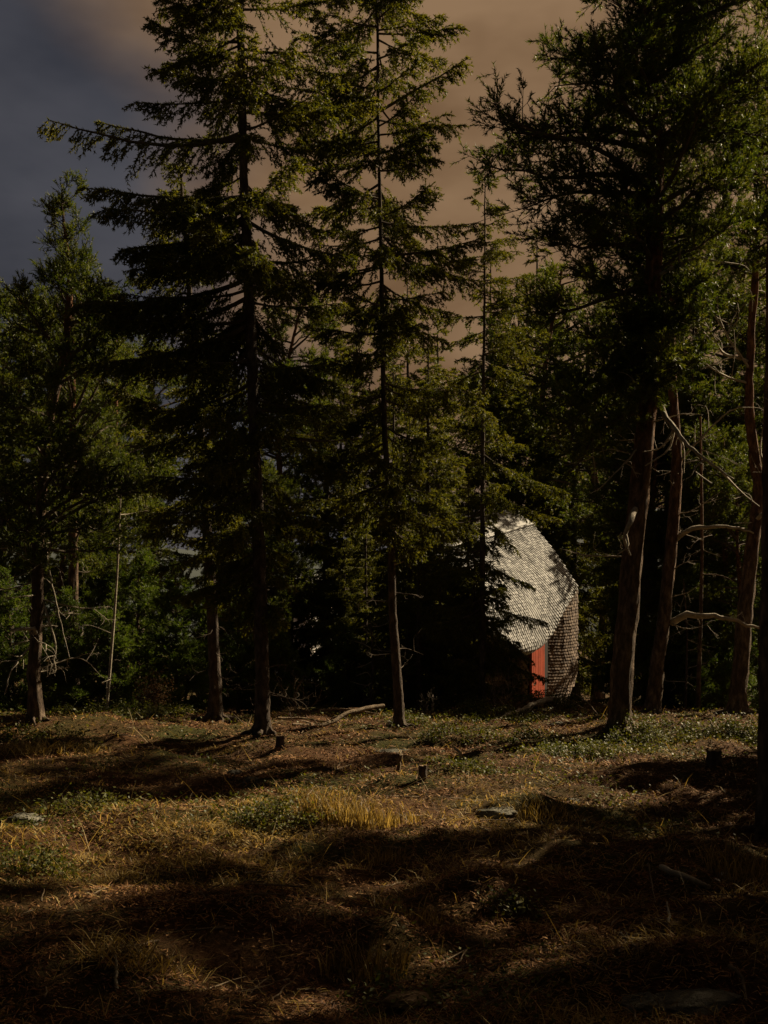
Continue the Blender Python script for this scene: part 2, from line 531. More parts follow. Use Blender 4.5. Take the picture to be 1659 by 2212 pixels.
def build_cabin():
    cab = thing("shingled_cabin", (HO.x, HO.y, gz(HO.x, HO.y)), "grey and brown shingled pod-shaped cabin with a red door among the trees", "cabin")
    o0 = np.array(cab.location)
    under = mat("dark_underlay", [(0.016, 0.012, 0.010), (0.028, 0.022, 0.018)], 6, 0.95)
    silver = mat("silvered_shingle", [(0.13, 0.13, 0.128), (0.245, 0.243, 0.24), (0.38, 0.377, 0.372)], 1.2, 0.8, island=0.5)
    brown = mat("brown_shingle", [(0.055, 0.036, 0.026), (0.115, 0.080, 0.057), (0.22, 0.165, 0.125)], 3.0, 0.8, island=0.45)
    metal = mat("pale_sheet_metal", [(0.22, 0.22, 0.215), (0.32, 0.318, 0.31)], 2.5, 0.65, 0.1, 3)
    As = np.linspace(-8.4, 0, 56)
    prof = [front_profile(a) for a in As]

    def S(a, b, z):
        return hp(taper(a, z), b, z)
    shell = np.array([[S(a, p[0] + 0.03, p[1]) for p in pr] for a, pr in zip(As, prof)])
    k, n = shell.shape[:2]
    idx = np.arange(k * n).reshape(k, n)
    Fc = np.stack([idx[:-1, :-1], idx[1:, :-1], idx[1:, 1:], idx[:-1, 1:]], -1).reshape(-1, 4)
    # back: steep rear roof and rear wall closing the body
    back = []
    for a, pr in zip(As, prof):
        rz = pr[-1, 1]
        back.append([hp(taper(a, z), b, z) for b, z in ((1.79, rz), (2.6, rz + 0.35), (3.4, rz - 0.6), (3.9, rz - 2.2), (3.95, BASE_Z))])
    bk = np.array(back)
    i2 = np.arange(bk.shape[0] * bk.shape[1]).reshape(bk.shape[:2])
    F2 = np.stack([i2[:-1, :-1], i2[1:, :-1], i2[1:, 1:], i2[:-1, 1:]], -1).reshape(-1, 4)
    mb = MB()
    mb.add(shell.reshape(-1, 3) - o0, Fc)
    mb.add(bk.reshape(-1, 3)[:] - o0, F2)
    for e in (0, -1):                                   # gable ends
        ring = np.vstack([shell[e], bk[e]]) - o0
        cc = ring.mean(0)
        m = len(ring)
        mb.add(np.vstack([cc, ring]), [[0, 1 + j, 1 + (j + 1) % m] for j in range(m)])
    mb.build("wall", under, cab)
    # smooth metal roof panels over the ridge
    mb = MB()
    cap = np.array([[hp(a, b, z) for b, z in ((1.74, interp(a, RDG_A, RDG_Z) + 0.015), (1.80, interp(a, RDG_A, RDG_Z) + 0.06), (2.25, interp(a, RDG_A, RDG_Z) + 0.42),
                                             (2.75, interp(a, RDG_A, RDG_Z) + 0.62), (3.4, interp(a, RDG_A, RDG_Z) - 0.1))] for a in np.linspace(-8.4, 0.02, 14)])
    i3 = np.arange(cap.shape[0] * cap.shape[1]).reshape(cap.shape[:2])
    F3 = np.stack([i3[:-1, :-1], i3[1:, :-1], i3[1:, 1:], i3[:-1, 1:]], -1).reshape(-1, 4)
    mb.add(cap.reshape(-1, 3) - o0, F3)
    mb.build("roof", metal, cab, True)
    mb = MB()
    rl = np.array([hp(a, 1.70, interp(a, RDG_A, RDG_Z) + 0.02) for a in np.linspace(-8.4, 0.03, 30)]) - o0
    tube(mb, rl, [0.055] * 30, 6)
    mb.build("ridge_flashing", metal, cab, True)

    # shingles laid row by row up the skin
    rng = np.random.default_rng(3)
    mbs = {0: MB(), 1: MB()}
    A2 = np.linspace(-8.4, 0, 330)
    P2 = []
    for a in A2:
        pr = front_profile(a)
        d = np.concatenate([[0], np.cumsum(np.linalg.norm(np.diff(pr, axis=0), axis=1))])
        P2.append((pr, d))
    row_h, pitch = 0.112, 0.165
    maxrows = 80
    for r in range(maxrows):
        prev = None
        pts = []
        for a, (pr, d) in zip(A2, P2):
            total = d[-1]
            # rows run parallel to the ridge above and to the ground below: even share of the length
            s = r * row_h * total / 7.3
            if s > total - 0.04:
                pts.append(None); continue
            b = np.interp(s, d, pr[:, 0]); z = np.interp(s, d, pr[:, 1])
            s2 = min(total, s + 0.132)
            b2 = np.interp(s2, d, pr[:, 0]); z2 = np.interp(s2, d, pr[:, 1])
            lzz = interp(a, LIP_A, LIP_Z)
            pts.append((S(a, b, z), S(a, b2, z2), 0 if z > lzz - 0.10 else 1, a, z))
        acc = (r % 2) * pitch / 2
        last = None
        i = 0
        while i < len(pts):
            q = pts[i]
            if q is None:
                last = None; i += 1; continue
            if last is not None:
                acc += np.linalg.norm(q[0] - last)
            last = q[0]
            if acc >= pitch:
                acc -= pitch
                a, z = q[3], q[4]
                if -3.70 < a < -1.98 and z < interp(a, LIP_A, LIP_Z) - 0.10:    # doorway and shade panel stay bare
                    i += 1; continue
                j = min(len(pts) - 1, i + 2)
                q2 = pts[j] if pts[j] is not None and j > i else pts[i - 1]
                tdir = (q2[0] - q[0]) if j > i else (q[0] - q2[0])
                tdir = tdir / (np.linalg.norm(tdir) + 1e-9)
                up = q[1] - q[0]
                nrm = np.cross(tdir, up); nrm /= np.linalg.norm(nrm) + 1e-9
                if np.dot(nrm, [0.87, -0.5, 0.3]) < 0: nrm = -nrm
                w = 0.049 + 0.008 * rng.random()
                if q[2] == 1: w += 0.014
                lift = 0.034 + 0.012 * rng.random()
                j0 = q[0] - o0
                dn = up * 0.10 * rng.random()
                lo = j0 - dn
                hi_ = j0 + up
                tip = lo - up * 0.16
                V = [lo - tdir * w + nrm * lift, tip + nrm * lift, lo + tdir * w + nrm * lift, hi_ + tdir * w * 0.92 + nrm * 0.008, hi_ - tdir * w * 0.92 + nrm * 0.008,
                     lo - tdir * w, tip + nrm * 0.0, lo + tdir * w]
                mbq = mbs[q[2]]
                mbq.add(V, [[0, 1, 2], [0, 2, 3], [0, 3, 4], [0, 5, 6], [0, 6, 1], [1, 6, 7], [1, 7, 2], [2, 7, 3], [0, 4, 5]])
            i += 1
    tag(mbs[0].build("shingle_roofing", silver, cab), kind='stuff')
    tag(mbs[1].build("shingle_cladding", brown, cab), kind='stuff')

    # door of red boards, frame, handle
    red = mat("red_door_paint", [(0.24, 0.030, 0.008), (0.37, 0.050, 0.011)], 3, 0.5, 0.1, 20, spec=0.4)
    dark = mat("recess_shade_paint", [(0.012, 0.010, 0.009), (0.02, 0.016, 0.014)], 5, 0.9)
    a0, a1 = -3.60, -2.45
    mb = MB()
    dz0, nb = -0.62, 8

    def box(mb, a_lo, a_hi, b_lo, b_hi, zl, zh_lo, zh_hi):
        V = [hp(a_lo, b_lo, zl), hp(a_hi, b_lo, zl), hp(a_hi, b_lo, zh_hi), hp(a_lo, b_lo, zh_lo), hp(a_lo, b_hi, zl), hp(a_hi, b_hi, zl), hp(a_hi, b_hi, zh_hi), hp(a_lo, b_hi, zh_lo)]
        mb.add(np.array(V) - o0, [[0, 1, 2, 3], [5, 4, 7, 6], [1, 5, 6, 2], [4, 0, 3, 7], [3, 2, 6, 7], [4, 5, 1, 0]])
    box(mb, a0, a1, 0.335, 0.38, dz0, 1.42, 1.86)
    door = mb.build("door", red, cab)
    for i in range(nb):
        x0 = a0 + (a1 - a0) * i / nb; x1 = a0 + (a1 - a0) * (i + 1) / nb - 0.012
        t0 = 1.40 + 0.44 * i / nb
        mb = MB(); box(mb, x0, x1, 0.295 - 0.004 * (i % 3), 0.333, dz0 + 0.02, t0, t0 + 0.44 / nb)
        mb.build("door_board", red, door)
    mb = MB()
    hc = hp(a0 + 0.09, 0.27, -0.02) - o0
    tube(mb, [hc, hc + np.array([0.02, -0.06, 0]), hc + np.array([0.05, -0.06, 0])], [0.03, 0.035, 0.03], 8)
    white = mat("white_handle", [(0.75, 0.74, 0.70), (0.82, 0.81, 0.78)], 4, 0.25, spec=0.6)
    mb.build("door_handle", white, door)
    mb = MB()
    box(mb, a1 + 0.005, -1.95, 0.35, 0.40, dz0, 1.85, 2.1)  # solid panel; the shade of the gap beside the door is its colour
    mb.build("slot_shade_panel", dark, cab)
    return cab


build_cabin()

# ------------------------------------------------------------------ trees
def trunk_mesh(mb, path, r0, r1, flare=0.5, n=14, seed=0, rough=0.05, m=None):
    L = np.sum(np.linalg.norm(np.diff(np.asarray([tuple(p) for p in path], float), axis=0), axis=1))
    k = m or int(max(14, L / 0.22))
    p = smooth_path(path, k)
    s = np.linspace(0, 1, k)
    rad = r0 + (r1 - r0) * s ** 0.85
    rad = rad * (1 + flare * np.exp(-s * L / 0.28))
    rg = np.random.default_rng(seed)
    p[1:-1, 0] += rg.normal(size=k - 2) * r0 * 0.035
    p[0, 2] -= 0.25
    tube(mb, p, rad, n, 0, rough, seed)
    if flare and r0 > 0.09:                            # roots spreading from the foot
        b0 = p[0] + [0, 0, 0.25]
        for a in np.linspace(0, 6.28, 6, endpoint=False) + rg.normal(size=6) * 0.35:
            dr = np.array([math.cos(a), math.sin(a), 0])
            ln = r0 * (2.2 + 1.6 * rg.random())
            q = smooth_path([b0 + dr * r0 * 0.55 + [0, 0, r0 * 1.5], b0 + dr * r0 * 1.2 + [0, 0, r0 * 0.45], b0 + dr * ln * 0.75 + [0, 0, 0.03], b0 + dr * ln + np.array([-dr[1], dr[0], 0]) * r0 * rg.normal() + [0, 0, -0.06]], 8)
            tube(mb, q, np.linspace(r0 * 0.42, r0 * 0.12, 8), 7, 0, 0.1, seed + 3)
    return p, rad


def at_height(path, z):
    """axis point of the trunk at this height"""
    return np.array([np.interp(z, path[:, 2], path[:, 0]), np.interp(z, path[:, 2], path[:, 1]), z])


def spruce_limb(mb, p0, tip, sag, rng, dens=1.0, hang=0.4, full=True, r=0.022):
    """a spruce branch with side twigs lying in a drooping spray"""
    p0 = np.asarray(p0, float); tip = np.asarray(tip, float)
    d = tip - p0
    L = np.linalg.norm(d)
    k = max(6, int(L / 0.22))
    t = np.linspace(0, 1, k)[:, None]
    wob = np.cumsum(rng.normal(size=(k, 3)) * 0.018, axis=0) * t
    pts = p0 + d * t + np.array([0, 0, -1.0]) * sag * L * np.sin(np.pi * t ** 0.8) * 0.55 + wob
    rad = r * (1 - 0.85 * t[:, 0]) * (0.5 + L / 3)
    tube(mb, pts, np.maximum(rad, 0.004), 4, 0, cap=False)
    ax = unit(d[None])[0]
    side = unit(np.cross(ax, [0, 0, 1.0])[None])[0]
    n = int(L * 27 * dens)
    if n < 3: n = 3
    tt = 0.10 + 0.90 * np.sort(rng.random(n)) ** 0.85
    base = np.stack([np.interp(tt, t[:, 0], pts[:, i]) for i in range(3)], 1)
    sg = np.where(rng.random(n) < 0.5, -1.0, 1.0)[:, None]
    ll = (0.16 + 0.42 * rng.random(n)) * (1.12 - tt) ** 0.6 * (0.55 + 0.30 * L) * 0.95 + 0.06
    down = np.where(rng.random(n) < hang, 0.9 + 0.8 * rng.random(n), 0.12 + 0.3 * rng.random(n))[:, None]
    dr = unit(ax * (0.55 + 0.5 * rng.random(n))[:, None] + side * sg * (0.35 + 0.6 * rng.random(n))[:, None] - np.array([0, 0, 1.0]) * down + rng.normal(size=(n, 3)) * 0.12)
    mid = base + dr * (ll * 0.55)[:, None]
    end = mid + unit(dr * 0.8 + np.array([0, 0, -0.30]) + ax * 0.2) * (ll * 0.5)[:, None]
    A = [base, mid]; B = [mid, end]
    # second order twigs
    for f0, sgn in ((0.35, 1), (0.55, -1), (0.75, 1), (0.9, -1)):
        b2 = base + (end - base) * f0
        s2 = unit(np.cross(dr, rng.normal(size=(n, 3)) * 0.6 + np.array([0, 0, 1.0]))) * sgn
        e2 = b2 + unit(dr * 0.9 + s2 * 0.8 + np.array([0, 0, -0.25])) * (ll * (0.48 - 0.32 * f0))[:, None]
        A.append(b2); B.append(e2)
    A = np.concatenate(A); B = np.concatenate(B)
    ribbons(mb, A[:2 * n], B[:2 * n], 0.009, rng, 0)
    # the limb's own outer end carries needles too
    q = pts[k // 3:]
    A = np.vstack([A, q[:-1]]); B = np.vstack([B, q[1:]])
    return A, B


def spruce(name, loc, label, path, r0, r1, z_lo, z_hi, prof, seed, cat="spruce", group=None, limbs=(), dens=1.0, step=0.13, per_m=62, needle=(0.054, 0.024), dead=6,
           view_flat=0.0, gaps=(), limb_r=0.03):
    """prof: list of (z, reach left, reach right) in metres"""
    rng = np.random.default_rng(seed)
    t = thing(name, loc, label, cat, group)
    path = [np.asarray(tuple(p), float) - np.array(tuple(loc)) for p in path]
    mt = MB()
    ax, _ = trunk_mesh(mt, path, r0, r1, 0.45, 18, seed, 0.09)
    mt.build("trunk", M_SBARK, t, True)
    mb = MB()
    As, Bs = [], []
    pz = [p[0] for p in prof]; pl = [p[1] for p in prof]; pr = [p[2] for p in prof]
    z = z_lo
    while z < z_hi:
        az = rng.random() * 2 * np.pi
        if view_flat and rng.random() < view_flat:
            az = rng.choice([0, np.pi]) + rng.normal() * 0.45
        c = math.cos(az)
        R = (np.interp(z, pz, pr) * (1 + c) + np.interp(z, pz, pl) * (1 - c)) / 2
        skip = any(g[0] < z < g[1] and g[2] * c > 0.2 for g in gaps)
        if R > 0.12 and not skip:
            L = R * (0.65 + 0.45 * rng.random())
            p0 = at_height(ax, z)
            fr = (z - z_lo) / max(0.1, z_hi - z_lo)
            rise = (-0.30 + 0.55 * fr + 0.14 * rng.normal()) * L
            tip = p0 + np.array([math.cos(az) * L, math.sin(az) * L, rise])
            A, B = spruce_limb(mb, p0, tip, 0.16 * (1 - fr), rng, dens * (0.75 + 0.5 * rng.random()), 0.45 * (1 - fr) + 0.1)
            As.append(A); Bs.append(B)
        z += step * (0.5 + rng.random())
    for p0, tip, sag, dn, hg in limbs:
        p0 = np.asarray(tuple(p0)) - np.array(tuple(loc)); tip = np.asarray(tuple(tip)) - np.array(tuple(loc))
        A, B = spruce_limb(mb, p0, tip, sag, rng, dn, hg, r=limb_r)
        As.append(A); Bs.append(B)
    needles(mb, np.concatenate(As), np.concatenate(Bs), per_m, needle[0], needle[1], 0.75, rng, 1)
    mb.build("crown", [M_TWIG, M_SPRUCE], t)
    for i in range(dead):
        z = ax[0, 2] + 0.8 + rng.random() * max(0.5, z_lo - ax[0, 2] - 0.6)
        if z > z_hi: continue
        az = rng.random() * 2 * np.pi
        L = 0.25 + 0.7 * rng.random()
        p0 = at_height(ax, z)
        dead_branch(t, p0, p0 + np.array([math.cos(az) * L, math.sin(az) * L, -0.1 * L + 0.1 * rng.normal()]), 0.011, rng, M_TWIG, forks=3)
    return t


def dead_branch(parent, p0, p1, r, rng, material, forks=4, bend=0.12, mids=None, taper_to=0.25, flen=0.45, nseg=8):
    mb = MB()
    p0 = np.asarray(tuple(p0), float); p1 = np.asarray(tuple(p1), float)
    L = np.linalg.norm(p1 - p0)
    if mids is None:
        mids = [p0 + (p1 - p0) * 0.5 + rng.normal(size=3) * bend * L * np.array([1, 1, 0.8])]
    pts = smooth_path([p0, *[np.asarray(tuple(m), float) for m in mids], p1], max(8, int(L / 0.10)))
    pts[1:-1] += rng.normal(size=(len(pts) - 2, 3)) * r * 0.22
    s = np.linspace(0, 1, len(pts))
    tube(mb, pts, r * (1 - (1 - taper_to) * s), nseg, 0, 0.22, 3)
    stack = [(pts, r, L, forks, 0)]
    while stack:
        q, rr, LL, nf, lev = stack.pop()
        for i in range(nf):
            j = int(len(q) * (0.25 + 0.7 * rng.random())) - 1
            j = min(max(j, 0), len(q) - 2)
            tn = q[j + 1] - q[j]; tn = tn / (np.linalg.norm(tn) + 1e-9)
            dv = unit((tn * 0.6 + rng.normal(size=3) * 0.65)[None])[0]
            l2 = LL * flen * (0.35 + 0.75 * rng.random())
            e = q[j] + dv * l2
            m_ = q[j] + dv * l2 * 0.5 + rng.normal(size=3) * l2 * 0.12
            c = smooth_path([q[j], m_, e], 6)
            r2 = max(0.0035, rr * 0.42)
            tube(mb, c, r2 * (1 - 0.6 * np.linspace(0, 1, 6)), 4, 0, cap=False)
            if lev < 1 and nf > 2:
                stack.append((c, r2, l2, 2, lev + 1))
    return mb.build("dead_branch", material, parent, True)


def pine_limb(mb, p0, tip, rng, arch=0.15, r=0.045, nsub=9, tuft=1.0, leafy=0.35, As=None, Bs=None):
    p0 = np.asarray(p0, float); tip = np.asarray(tip, float)
    d = tip - p0
    L = np.linalg.norm(d)
    k = max(7, int(L / 0.25))
    t = np.linspace(0, 1, k)[:, None]
    wob = np.cumsum(rng.normal(size=(k, 3)) * 0.045, axis=0) * np.minimum(1, t * 2)
    pts = p0 + d * t + np.array([0, 0, 1.0]) * arch * L * np.sin(np.pi * t) * 0.6 + wob
    tube(mb, pts, np.maximum(0.006, r * (1 - 0.82 * t[:, 0])), 5, 0, cap=False)
    n = max(4, int(nsub * (0.4 + L / 2)))
    tt = leafy + (1 - leafy) * rng.random(n)
    base = np.stack([np.interp(tt, t[:, 0], pts[:, i]) for i in range(3)], 1)
    ax = unit(d[None])[0]
    dr = unit(ax * 0.7 + rng.normal(size=(n, 3)) * np.array([0.75, 0.75, 0.5]) + np.array([0, 0, 0.28]))
    ll = (0.22 + 0.40 * rng.random(n)) * (0.5 + 0.28 * L)
    end = base + dr * ll[:, None]
    ribbons(mb, base, end, 0.016, rng, 0)
    m = 8
    f = 0.2 + 0.8 * rng.random((n, m))
    b2 = (base[:, None] + (end - base)[:, None] * f[..., None]).reshape(-1, 3)
    d2 = unit(np.repeat(dr, m, 0) * 0.75 + rng.normal(size=(n * m, 3)) * 0.6 + np.array([0, 0, 0.35]))
    e2 = b2 + d2 * (0.13 + 0.17 * rng.random(n * m))[:, None]
    ribbons(mb, b2, e2, 0.009, rng, 0)
    s2 = b2 + (e2 - b2) * 0.22
    As.append(s2); Bs.append(e2)


def pine(name, loc, label, path, r0, r1, z_lo, z_hi, prof, seed, cat="pine", group=None, limbs=(), step=0.2, per_m=122, needle=(0.066, 0.0155), dead=10, nsub=9, mat_n=None, flare=0.5,
         elev=0.25, deads=(), dead_mat=None, view_flat=0.0, leafy=0.35, gaps=()):
    rng = np.random.default_rng(seed)
    t = thing(name, loc, label, cat, group)
    L0 = np.array(tuple(loc))
    path = [np.asarray(tuple(p), float) - L0 for p in path]
    mt = MB()
    ax, _ = trunk_mesh(mt, path, r0, r1, flare, 22, seed, 0.12)
    mt.build("trunk", M_PBARK, t, True)
    mb = MB()
    As, Bs = [], []
    pz = [p[0] for p in prof]; pl = [p[1] for p in prof]; pr = [p[2] for p in prof]
    z = z_lo
    while z < z_hi:
        az = rng.random() * 2 * np.pi
        if view_flat and rng.random() < view_flat:
            az = rng.choice([0, np.pi]) + rng.normal() * 0.45
        c = math.cos(az)
        R = (np.interp(z, pz, pr) * (1 + c) + np.interp(z, pz, pl) * (1 - c)) / 2
        skip = any(g[0] < z < g[1] and g[2] * c > 0.2 for g in gaps)
        if R > 0.12 and not skip:
            L = R * (0.55 + 0.5 * rng.random())
            p0 = at_height(ax, z)
            fr = (z - z_lo) / max(0.1, z_hi - z_lo)
            rise = (elev * (0.4 + 1.2 * fr) + 0.22 * rng.normal()) * L
            pine_limb(mb, p0, p0 + np.array([math.cos(az) * L, math.sin(az) * L, rise]), rng, 0.12, min(0.05, 0.022 * L + 0.008), nsub, leafy=leafy, As=As, Bs=Bs)
        z += step * (0.5 + rng.random())
    for p0, tip, arch in limbs:
        pine_limb(mb, np.asarray(tuple(p0)) - L0, np.asarray(tuple(tip)) - L0, rng, arch, 0.05, nsub * 1.3, leafy=0.18, As=As, Bs=Bs)
    if As:
        needles(mb, np.concatenate(As), np.concatenate(Bs), per_m, needle[0], needle[1], 0.72, rng, 1)
        mb.build("crown", [M_TWIG, mat_n or M_PINE], t)
    for p0, mids, p1, r, fk in deads:
        dead_branch(t, np.asarray(tuple(p0)) - L0, np.asarray(tuple(p1)) - L0, r, rng, dead_mat or M_DEAD, fk, mids=[np.asarray(tuple(m)) - L0 for m in mids])
    for i in range(dead):
        z = ax[0, 2] + 1.0 + rng.random() * max(0.5, z_lo + 0.8 - ax[0, 2] - 1.0)
        az = rng.random() * 2 * np.pi
        L = 0.3 + 1.1 * rng.random()
        p0 = at_height(ax, z)
        dead_branch(t, p0, p0 + np.array([math.cos(az) * L, math.sin(az) * L, (0.05 + 0.2 * rng.normal()) * L]), 0.014, rng, M_DEAD, forks=4)
    return t


def zat(py, Y):
    return EYE + (HY - py) * Y / F


def mpx(px, Y):
    return px * Y / F


# --- the tall spruce left of centre, running out of the top of the frame
def hero_trees():
    # A: tall spruce
    b = G(566, 1588); Y = b.y
    path = [b, P(566, 1450, Y), P(556, 1100, Y), P(545, 800, Y), P(528, 400, Y), P(520, 100, Y), P(516, -300, Y), P(514, -900, Y)]
    Z = lambda py: zat(py, Y)
    m = lambda px: mpx(px, Y)
    prof = [(Z(1330), m(90), m(60)), (Z(1150), m(190), m(110)), (Z(950), m(230), m(190)), (Z(740), m(330), m(210)), (Z(620), m(330), m(240)), (Z(520), m(300), m(260)),
            (Z(400), m(260), m(250)), (Z(330), m(150), m(210)), (Z(200), m(250), m(300)), (Z(0), m(240), m(270)), (Z(-300), m(190), m(200)), (Z(-900), m(10), m(10))]
    prof = [(p[0] - b.z, p[1], p[2]) for p in prof]
    lm = [(P(530, 285, Y), P(105, 262, Y - 0.3), 0.16, 0.75, 0.7), (P(530, 300, Y), P(215, 262, Y + 0.4), 0.1, 0.7, 0.6),
          (P(532, 425, Y), P(195, 408, Y - 0.2), 0.06, 1.6, 0.45), (P(532, 440, Y), P(235, 450, Y - 0.8), 0.1, 1.5, 0.4), (P(535, 470, Y), P(262, 540, Y - 0.4), 0.1, 1.6, 0.3),
          (P(537, 520, Y), P(270, 580, Y + 0.4), 0.1, 1.5, 0.3), (P(537, 600, Y), P(190, 655, Y - 0.5), 0.12, 1.4, 0.4), (P(540, 640, Y), P(230, 700, Y - 0.9), 0.12, 1.5, 0.4),
          (P(540, 700, Y), P(205, 770, Y - 0.6), 0.12, 1.3, 0.4), (P(538, 480, Y), P(760, 540, Y - 0.4), 0.12, 1.2, 0.4), (P(538, 560, Y), P(770, 560, Y + 0.3), 0.08, 1.1, 0.4),
          (P(525, 240, Y), P(790, 215, Y - 0.5), 0.1, 1.4, 0.6), (P(525, 170, Y), P(330, 150, Y - 0.5), 0.1, 1.0, 0.5), (P(522, 90, Y), P(340, 60, Y + 0.3), 0.1, 0.9, 0.5),
          (P(545, 880, Y), P(720, 900, Y - 0.3), 0.05, 0.35, 0.7), (P(548, 930, Y), P(800, 940, Y + 0.2), 0.1, 0.25, 0.8)]
    spruce("spruce_tree", b, "tall dark spruce running out of the photo's top, thick bare lower trunk left of centre", path, m(18), 0.03, prof[0][0], prof[-1][0], prof, 11,
           limbs=lm, dens=1.15, step=0.082, dead=9, gaps=[(Z(372) - b.z, Z(318) - b.z, -1), (Z(372) - b.z, Z(318) - b.z, 1), (Z(255) - b.z, Z(215) - b.z, -1)])

    # B: slim trunk beside it, spruce with a pointed top below the long branch
    b = G(465, 1556); Y = b.y
    path = [b, P(462, 1400, Y), P(438, 1000, Y), P(422, 830, Y), P(408, 600, Y), P(392, 400, Y), P(386, 318, Y)]
    Z = lambda py: zat(py, Y) - b.z
    m = lambda px: mpx(px, Y)
    prof = [(Z(1290), m(60), m(50)), (Z(1100), m(170), m(90)), (Z(900), m(190), m(130)), (Z(700), m(150), m(130)), (Z(550), m(105), m(100)), (Z(430), m(60), m(60)), (Z(318), m(4), m(4))]
    spruce("spruce_tree", b, "slim dark spruce trunk just beside the tall one, pointed green top under its long branch", path, m(15), 0.012, Z(1290), Z(320), prof, 12, dens=1.1, step=0.10, dead=8)

    # C: spruce with the slim lit trunk in the middle of the photo
    b = G(863, 1572); Y = b.y
    path = [b, P(858, 1460, Y), P(847, 1300, Y), P(845, 1150, Y), P(830, 900, Y), P(824, 600, Y), P(816, 150, Y), P(812, -500, Y)]
    Z = lambda py: zat(py, Y) - b.z
    m = lambda px: mpx(px, Y)
    prof = [(Z(1180), m(60), m(80)), (Z(1060), m(170), m(170)), (Z(900), m(150), m(190)), (Z(740), m(170), m(190)), (Z(600), m(190), m(210)), (Z(420), m(210), m(210)), (Z(300), m(200), m(200)), (Z(100), m(190), m(195)), (Z(-100), m(170), m(170)), (Z(-500), m(5), m(5))]
    lm = [(P(822, 550, Y), P(1030, 520, Y - 0.4), 0.08, 1.3, 0.4), (P(825, 720, Y), P(660, 700, Y - 0.3), 0.1, 1.0, 0.5), (P(822, 330, Y), P(660, 240, Y - 0.4), 0.0, 1.2, 0.4),
          (P(820, 240, Y), P(1010, 130, Y - 0.2), 0.0, 1.2, 0.3), (P(838, 1040, Y), P(640, 1090, Y - 0.3), 0.1, 1.2, 0.3), (P(840, 1080, Y), P(1010, 1130, Y - 0.4), 0.1, 1.2, 0.3)]
    t = spruce("spruce_tree", b, "spruce with a slim sunlit lower trunk and short bare stub, mid photo", path, m(12), 0.015, Z(1180), Z(-490), prof, 13, limbs=lm,
               dens=1.1, step=0.088, dead=5)
    rng = np.random.default_rng(5)
    L0 = np.array(tuple(b))
    dead_branch(t, np.array(P(848, 1222, Y)) - L0, np.array(P(872, 1212, Y - 0.1)) - L0, 0.022, rng, M_DEAD, 1)
    dead_branch(t, np.array(P(838, 1190, Y)) - L0, np.array(P(842, 1150, Y - 0.35)) - L0, 0.02, rng, M_DEAD, 0)

    # D: left pine with the dark trunk
    b = G(76, 1560); Y = b.y
    path = [b, P(75, 1450, Y), P(80, 1300, Y), P(84, 1150, Y), P(95, 1000, Y), P(108, 900, Y), P(140, 760, Y), P(150, 640, Y)]
    Z = lambda py: zat(py, Y) - b.z
    m = lambda px: mpx(px, Y)
    prof = [(Z(1230), m(60), m(120)), (Z(1120), m(130), m(210)), (Z(950), m(150), m(210)), (Z(800), m(150), m(180)), (Z(690), m(110), m(110)), (Z(630), m(50), m(40))]
    dd = [(P(82, 1375, Y), [P(70, 1358, Y - 0.15)], P(20, 1362, Y - 0.3), 0.05, 2), (P(95, 1030, Y), [P(125, 1048, Y - 0.3)], P(180, 1055, Y - 0.4), 0.035, 4),
          (P(95, 1150, Y), [P(110, 1250, Y - 0.3)], P(150, 1420, Y - 0.5), 0.02, 5), (P(92, 1300, Y), [P(120, 1390, Y - 0.2)], P(112, 1450, Y - 0.3), 0.02, 4),
          (P(108, 900, Y), [P(150, 990, Y - 0.3)], P(240, 1040, Y - 0.5), 0.03, 6), (P(70, 1390, Y), [P(30, 1440, Y - 0.3)], P(10, 1500, Y - 0.4), 0.02, 5)]
    pine("pine_tree", b, "crooked pine at the left edge, dark trunk with a stubby bent branch and dead twigs", path, m(15), 0.05, Z(1230), Z(640), prof, 14, deads=dd, dead=14, step=0.10, nsub=11)

    # E: big pine right of the cabin
    b = G(1338, 1585); Y = b.y
    path = [b, P(1342, 1480, Y), P(1362, 1250, Y), P(1386, 1000, Y), P(1408, 800, Y), P(1412, 600, Y), P(1415, 420, Y), P(1418, 250, Y), P(1400, 100, Y), P(1390, -100, Y), P(1395, -350, Y)]
    Z = lambda py: zat(py, Y) - b.z
    m = lambda px: mpx(px, Y)
    prof = [(Z(1000), m(90), m(20)), (Z(850), m(160), m(70)), (Z(740), m(170), m(120)), (Z(640), m(180), m(170)), (Z(520), m(250), m(250)), (Z(330), m(340), m(320)), (Z(180), m(300), m(330)), (Z(50), m(190), m(320)), (Z(-150), m(150), m(280)), (Z(-350), m(60), m(90))]
    lm = [(P(1412, 330, Y), P(1075, 250, Y - 0.5), 0.05), (P(1412, 400, Y), P(1065, 340, Y + 0.5), 0.05), (P(1412, 420, Y), P(1130, 430, Y - 0.8), 0.05), (P(1410, 540, Y), P(1180, 500, Y - 0.6), 0.06),
          (P(1410, 480, Y), P(1640, 420, Y - 0.5), 0.08), (P(1412, 300, Y), P(1650, 280, Y - 0.8), 0.08), (P(1415, 230, Y), P(1650, 160, Y - 0.3), 0.08), (P(1408, 620, Y), P(1180, 660, Y - 0.4), 0.08),
          (P(1408, 720, Y), P(1230, 860, Y - 0.5), 0.1), (P(1405, 790, Y), P(1200, 900, Y - 0.9), 0.1), (P(1400, 880, Y), P(1230, 1010, Y - 0.4), 0.1), (P(1415, 180, Y), P(1230, 120, Y - 0.4), 0.05)]
